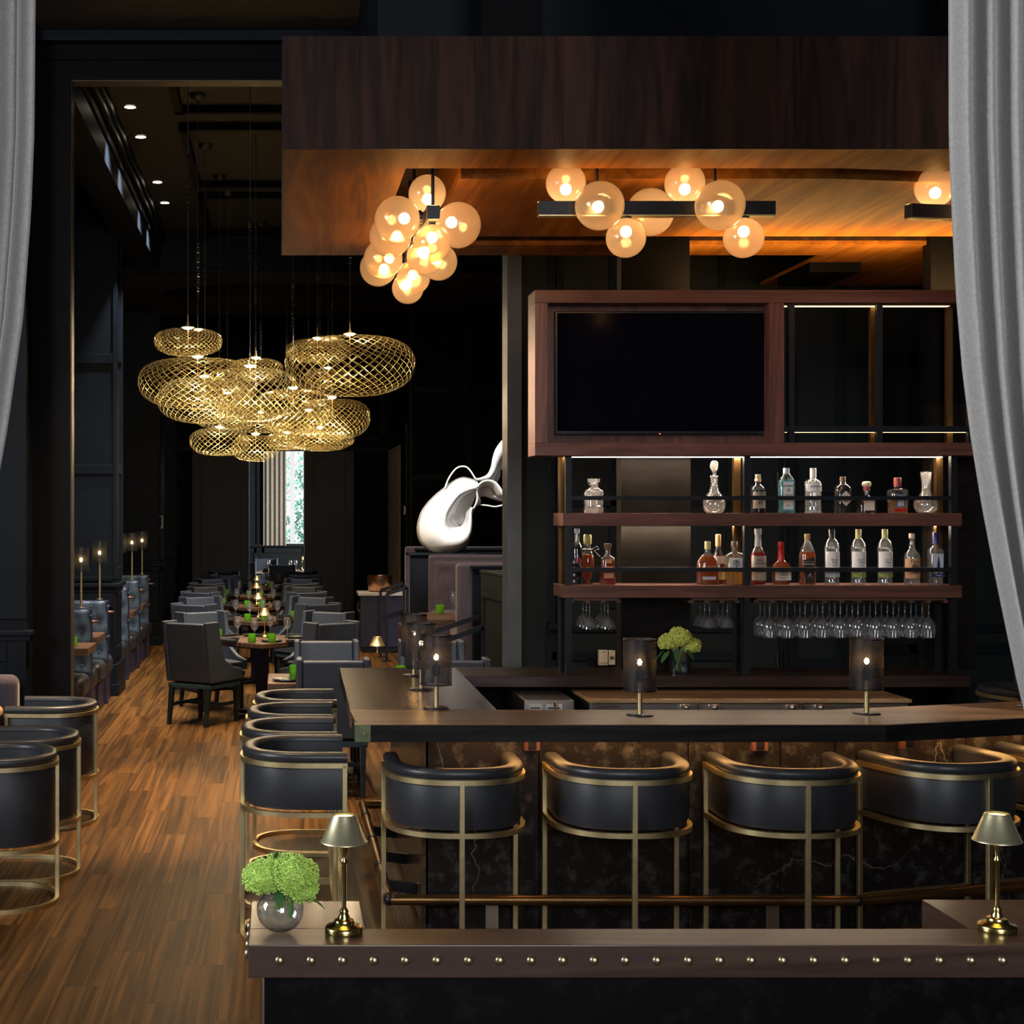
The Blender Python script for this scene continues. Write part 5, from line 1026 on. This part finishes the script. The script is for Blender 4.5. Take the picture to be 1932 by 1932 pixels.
for k, (px, py, Y) in enumerate(((174, 1214.6, 13.55), (192, 1190, 14.75), (255, 1139.4, 18.3), (273, 1126, 19.6))):
    xr = XX(px, Y); z = ZZ(py, Y) if k < 2 else .76; z = .77
    t = thing('booth_table', f'thick walnut booth table, {ORD[k]} from the opening on the left', 'table', (xr, Y, 0), group='booth tables')
    part('table_top', m_table, t, -1.1, 0, -.3, .3, z - .07, z, .005); part('pedestal', m_iron, t, -.65, -.57, -.04, .04, 0, z - .07)
    if k == 0: c = put('candle_holder', cdm, None, (XX(138, Y - .1), Y - .1, z)); tag(c, 'green candle holder on the nearest booth table at the left opening', 'candle holder')
# ================================================================== RIGHT SIDE OF THE DINING ROOM
plf = sbox('floor_platform', m_bartop, 1.66, 7.9, 12.4, 21.9, 0, .42)
pw = struct(MB().hexa([(1.90, 12.5, 0), (2.5, 12.5, 0), (2.5, 13.42, 0), (1.82, 13.42, 0), (1.90, 12.5, 1.43), (2.5, 12.5, 1.43), (2.5, 13.42, 1.43), (1.82, 13.42, 1.43)]).build('wall_pony', m_green))
MB().hexa([(1.875, 12.48, 1.43), (2.5, 12.48, 1.43), (2.5, 13.45, 1.43), (1.795, 13.45, 1.43), (1.875, 12.48, 1.46), (2.5, 12.48, 1.46), (2.5, 13.45, 1.46), (1.795, 13.45, 1.46)]).build('cap_rail', m_green, pw, bevel=.006)
dirp = Vector((-.08, .92, 0)).normalized()
for za_, zb_ in ((1.22, 1.43), (.05, .25)): MB().bar(Vector((1.897, 12.51, (za_ + zb_) / 2)), Vector((1.817, 13.41, (za_ + zb_) / 2)), .03, zb_ - za_).build('rail', m_green, pw, bevel=.004)
for f in (0, .92): p_ = Vector((1.897, 12.51, 0)) + dirp * f * .9; MB().bar((p_.x, p_.y + .03, .05), (p_.x, p_.y + .03, 1.43), .03, .09).build('stile', m_green, pw, bevel=.004)
def plum_booth(label, y, zt, facing, x0=1.66, x1=4.4):
    t = thing('plum_booth', label, 'booth', ((x0 + x1) / 2, y, .42), group='plum fabric booths'); w = x1 - x0; h_ = zt - .42
    MB().box(-w / 2, w / 2, 0, .14, 0, h_).build('back_core', m_purple, t, bevel=.035, seg=4)
    fn, pts = tufted(w - .06, h_ - .08, 9, 3, .028); MB().grid(lambda u, v: (lambda p: (p[0], (p[1] + .004 if facing < 0 else .136 - p[1]), p[2] + .02))(fn(u, v)), 90, 34).build('tufted_back', m_purple, t)
    ya, yb = (-.55, 0) if facing < 0 else (.14, .69); MB().box(-w / 2 + .01, w / 2, ya, yb, .12, .47).build('seat', m_purple, t, bevel=.05, seg=3); part('plinth', m_iron, t, -w / 2 + .03, w / 2, ya + .05, yb - .05, 0, .12)
    if facing > 0: part('rear_panel', m_wall, t, -w / 2 + .14, w / 2, -.06, .0, 0, h_ - .04, .004); part('rear_ledge', m_wall, t, -w / 2 + .12, w / 2, -.10, .03, h_ - .05, h_ - .02, .004)
    return t
plum_booth('plum fabric booth with its black back towards the bar, nearest on the right', 13.75, ZZ(1063, 13.75), 1, XX(862, 13.75)); plum_booth('tufted plum booth facing the bar below the white sculpture', 16.7, ZZ(1047, 16.7), -1, XX(810, 16.7))
plum_booth('plum fabric booth farthest back on the right behind the sculpture', 20.3, ZZ(1031, 20.3), 1, XX(765, 20.3))
pd = thing('booth_divider', 'black panelled divider between the plum booths', 'divider', (0, 0, 0)); part('panel', m_wall, pd, XX(775, 17.9), XX(812, 17.9), 17.9, 18.0, .42, ZZ(1048, 17.9), .004); part('cap', m_wall, pd, XX(770, 17.9), XX(900, 17.9), 17.86, 18.3, ZZ(1048, 17.9), ZZ(1044, 17.9), .004); part('panel', m_wall, pd, XX(812, 17.9), XX(960, 17.9), 17.92, 18.28, .42, ZZ(1048, 17.9))
bt_ = thing('booth_table', 'walnut table between the plum booths with candle and wine glass', 'table', (0, 0, 0)); tzz = ZZ(1160, 15.4)
part('table_top', m_table, bt_, XX(793, 15.6), 3.6, 14.75, 15.75, tzz - .06, tzz, .005); part('pedestal', m_iron, bt_, 2.4, 2.5, 15.2, 15.3, .42, tzz - .06)
c = put('candle_holder', cdm, None, (XX(830, 15.5), 15.5, tzz)); tag(c, 'green candle holder on the table between the plum booths', 'candle holder'); c.scale = (1.1, 1.1, 1.15); put('wax', cap_m, c, (0, 0, .013))
o = put('wine_glass', gm, None, (XX(856, 15.3), 15.3, tzz)); tag(o, 'stemmed wine glass on the table between the plum booths', 'glass'); o.scale = (1.15,) * 3
# handrails of the steps
def rail_(label, post, top_, end, foot=True):
    t = thing('stair_railing', label, 'railing', (0, 0, 0), group='stair railings'); MB().bar(Vector((post.x, post.y, 0)), top_, .035).build('post', m_iron, t); MB().bar(top_, end, .035, .045).build('handrail', m_iron, t)
    part('base_plate', m_iron, t, post.x - .06, post.x + .06, post.y - .05, post.y + .05, 0, .012); MB().bar(end, Vector((end.x, end.y, .40)), .035).build('post', m_iron, t)
for px, fy, ty, ex, ey, l in ((718, 1240, 1114, 762, 1100, 'black steel stair railing before the navy cabinet, farther one'), (729.5, 1248, 1121, 768, 1108, 'black steel stair railing before the navy cabinet, nearer one')):
    Y = F * H / (fy - CY); rail_(l, W(px, fy, Y), W(px, ty, Y), W(ex, ey, Y))
for px, py, Y, ex, ey, l in ((800, 1197, 13.6, 912, 1161, 'black sloping stair railing behind the bar lamps, upper one'), (818, 1216, 12.9, 912, 1183, 'black sloping stair railing behind the bar lamps, lower one')): rail_(l, W(px, py, Y), W(px, py, Y), W(ex, ey, Y))
nc = thing('navy_cabinet', 'navy lacquered cabinet with white stone top at the dining room end', 'cabinet', (0, 0, 0)); Y = 21.0
part('body', m_navy, nc, XX(680, Y), XX(768, Y), Y, Y + .55, .08, ZZ(1124, Y), .004); part('plinth', m_iron, nc, XX(683, Y), XX(766, Y), Y + .03, Y + .5, 0, .08); part('stone_top', m_whitestone, nc, XX(676, Y), XX(772, Y), Y - .03, Y + .57, ZZ(1124, Y), ZZ(1118, Y), .004)
MB().tube([(XX(680, Y) - .002, Y + .12, .72), (XX(680, Y) - .035, Y + .13, .69), (XX(680, Y) - .035, Y + .13, .60), (XX(680, Y) - .002, Y + .12, .57)], .008, 6).build('handle', m_copper, nc)
bk = thing('wine_bucket', 'copper and steel wine bucket with round handle hole on the navy cabinet', 'bucket', (XX(716.5, Y + .25), Y + .25, ZZ(1118, Y)))
MB().lathe([(0, 0), (.14, 0), (.165, .03), (.18, .23), (.172, .23), (.155, .035), (0, .02)], 36).build('bucket', m_copper, bk); MB().lathe([(.0, 0), (.030, 0), (.030, .004), (0, .004)], 16).build('handle_hole', m_ink, bk, (.02, -.176, .165)).rotation_euler.x = R(84)
# ================================================================== WHITE RIBBON SCULPTURE
sc_ = thing('ribbon_sculpture', 'tall white ribbon sculpture looping above the plum booths', 'sculpture', (0, 0, 0)); SY = 17.95
m_sculpt = M('white_lacquer', (.86, .86, .86), .35, var=.02)
def cr(pts, n):    # smooth curve through points
    out = []; P_ = [pts[0]] + list(pts) + [pts[-1]]
    for i in range(1, len(P_) - 2):
        for j in range(n):
            t_ = j / n; a_, b_, c_, d_ = (Vector(x) for x in P_[i-1:i+3]); out.append(.5 * ((2*b_) + (-a_ + c_) * t_ + (2*a_ - 5*b_ + 4*c_ - d_) * t_*t_ + (-a_ + 3*b_ - 3*c_ + d_) * t_**3))
    out.append(Vector(pts[-1])); return out
def px3(l): return [W(x, y, SY + d_) for x, y, d_ in l]
def ribbon(A, B, n=8, m=6, bulge=0):
    a_ = cr(px3(A), n); b_ = cr(px3(B), n); k = len(a_)
    def fn(u, v):
        i = min(k - 1, round(u * (k - 1))); p = a_[i].lerp(b_[i], v); p.y -= bulge * math.sin(math.pi * v); return p
    return MB().grid(fn, k, m)
def zs(l, d_=0): return [(770 + x / 7.73, 810 + y / 7.73, d_[i] if isinstance(d_, list) else d_) for i, (x, y) in enumerate(l)]
OUT = [(1010,745),(900,715),(800,700),(700,730),(600,790),(500,870),(380,970),(250,1110),(170,1250),(130,1420),(145,1570),(210,1690),(340,1800),(500,1835),(700,1815),(830,1740),(900,1600),(925,1450),(915,1250),(930,1150)]
INN = [(1000,860),(900,890),(820,925),(740,975),(670,1060),(610,1150),(570,1230),(550,1320),(550,1400),(565,1460),(600,1520),(650,1550),(700,1560),(760,1550),(820,1515),(870,1450),(890,1380),(895,1300),(905,1200),(925,1140)]
CUR = [(980,900),(900,930),(830,970),(790,1020),(750,1090),(720,1150),(690,1210),(640,1240),(620,1290),(640,1340),(670,1380),(710,1410),(750,1415),(790,1390),(815,1340),(830,1280),(835,1220),(850,1170),(900,1130),(925,1120)]
ribbon(zs(OUT, .12), zs(INN, -.12), 5, 9, .10).build('horn', m_sculpt, sc_, solid=.012)
ribbon(zs(INN, -.10), zs(CUR, .22), 5, 6, -.03).build('cup', m_sculpt, sc_, solid=.010)
ribbon(zs([(820,980),(760,1050),(700,1110),(640,1200),(620,1290),(660,1370),(720,1412)], .2), zs([(1000,880),(985,960),(960,1040),(920,1120),(850,1200),(830,1300),(790,1390)], .26), 6, 6, -.06).build('inner_curl', m_sculpt, sc_, solid=.010)
ribbon(zs([(1000,870),(1020,810),(1080,755),(1170,735),(1260,755),(1330,820),(1390,920),(1450,1010),(1560,1040)], -.12), zs([(1005,930),(1050,880),(1100,840),(1160,834),(1220,870),(1260,930),(1310,990),(1450,1022),(1560,1050)], .08), 6, 6, .05).build('saddle', m_sculpt, sc_, solid=.010)
ribbon(zs([(1005,930),(1060,870),(1130,840),(1200,860),(1250,940),(1330,1000),(1450,1030),(1560,1055)], .10), zs([(1010,1015),(1040,995),(1090,975),(1150,985),(1220,1012),(1330,1045),(1450,1062),(1560,1080)], .18), 6, 5, .02).build('lower_band', m_sculpt, sc_, solid=.010)
ribbon(zs([(960,720),(1060,705),(1150,660),(1205,560),(1230,430),(1270,300),(1350,180),(1450,100),(1600,30)], -.05), zs([(1010,750),(1090,750),(1220,738),(1280,660),(1330,560),(1380,480),(1420,430),(1450,400),(1600,300)], .10), 6, 6, .08).build('rising_arm', m_sculpt, sc_, solid=.010)
ribbon(zs([(1220,735),(1290,640),(1350,530),(1440,430),(1600,330)], .12), zs([(1300,772),(1340,680),(1345,600),(1390,560),(1600,420)], .20), 6, 5, .02).build('rear_fold', m_sculpt, sc_, solid=.010)
ribbon(zs([(1360,575),(1392,640),(1386,740),(1402,870),(1450,975)], .2), zs([(1600,430),(1600,560),(1600,700),(1600,850),(1600,980)], .26), 6, 5, .03).build('rear_fold', m_sculpt, sc_, solid=.010)
ribbon(zs([(890,1380),(905,1280),(918,1200),(970,1110),(1000,1010),(1000,900)], -.1), zs([(925,1450),(925,1290),(960,1190),(1040,1090),(1060,1040),(1025,1000)], .1), 6, 5, .03).build('stem_band', m_sculpt, sc_, solid=.010)
MB().tube(cr(px3(zs([(540,850),(580,740),(640,640),(710,565),(790,540),(860,555),(920,620),(970,700),(1010,735)], 0)), 8), .010, 8).build('thin_loop', m_sculpt, sc_)
MB().tube(cr(px3(zs([(1030,1100),(1150,1110),(1260,1128),(1360,1110),(1450,1075),(1560,1060)], .12)), 8), .010, 8).build('lower_strand', m_sculpt, sc_)
MB().tube([W(838, 1046, SY + .02), W(838, 1052, SY + .02)], .03, 8).build('mount', m_sculpt, sc_)
# ================================================================== spot beams (accent spots, warm pools, added booth spot)
warm = (1, .72, .44)
for x, y, p_, a_ in ((-.95, 10.0, 2300, 42), (-.75, 7.4, 420, 50), (-.6, 12.8, 800, 50), (-1.2, 14.8, 500, 44), (-.4, 20.5, 600, 60), (1.0, 12.4, 500, 60), (.9, 19.8, 500, 60)):
    spot('downlight_beam', (x, y, 5.2 if y < 18.5 else 4.9), (x, y + .01, 0), p_, warm, a_, .9, .05)
for x, y in ((-.2, 15.3), (-.3, 18.2), (-.35, 22.8), (.3, 11.2)): spot('downlight_beam', (x, y - .8, 4.9), (x, y, .7), 480, (.98, .95, .92), 54, .9, .06)
spot('accent_and_fill_beam', (1.2, 14.6, 4.9), (2.15, 18, 2.1), 1150, (1, .97, .93), 26, .5, .03)
spot('accent_and_fill_beam', (-1.2, 10.25, 4.55), (1.42, 8.42, 2.5), 2600, (1, .86, .72), 14, .7, .03)
spot('accent_and_fill_beam', (2.4, 14.4, 4.9), (2.4, 16.8, 1.0), 420, (1, .92, .86), 50, .8, .05)  # unseen spot added to brighten the plum booths
spot('accent_and_fill_beam', (2.2, 11.3, 4.9), (2.1, 13.4, .9), 300, (.95, .97, 1), 46, .8, .05)
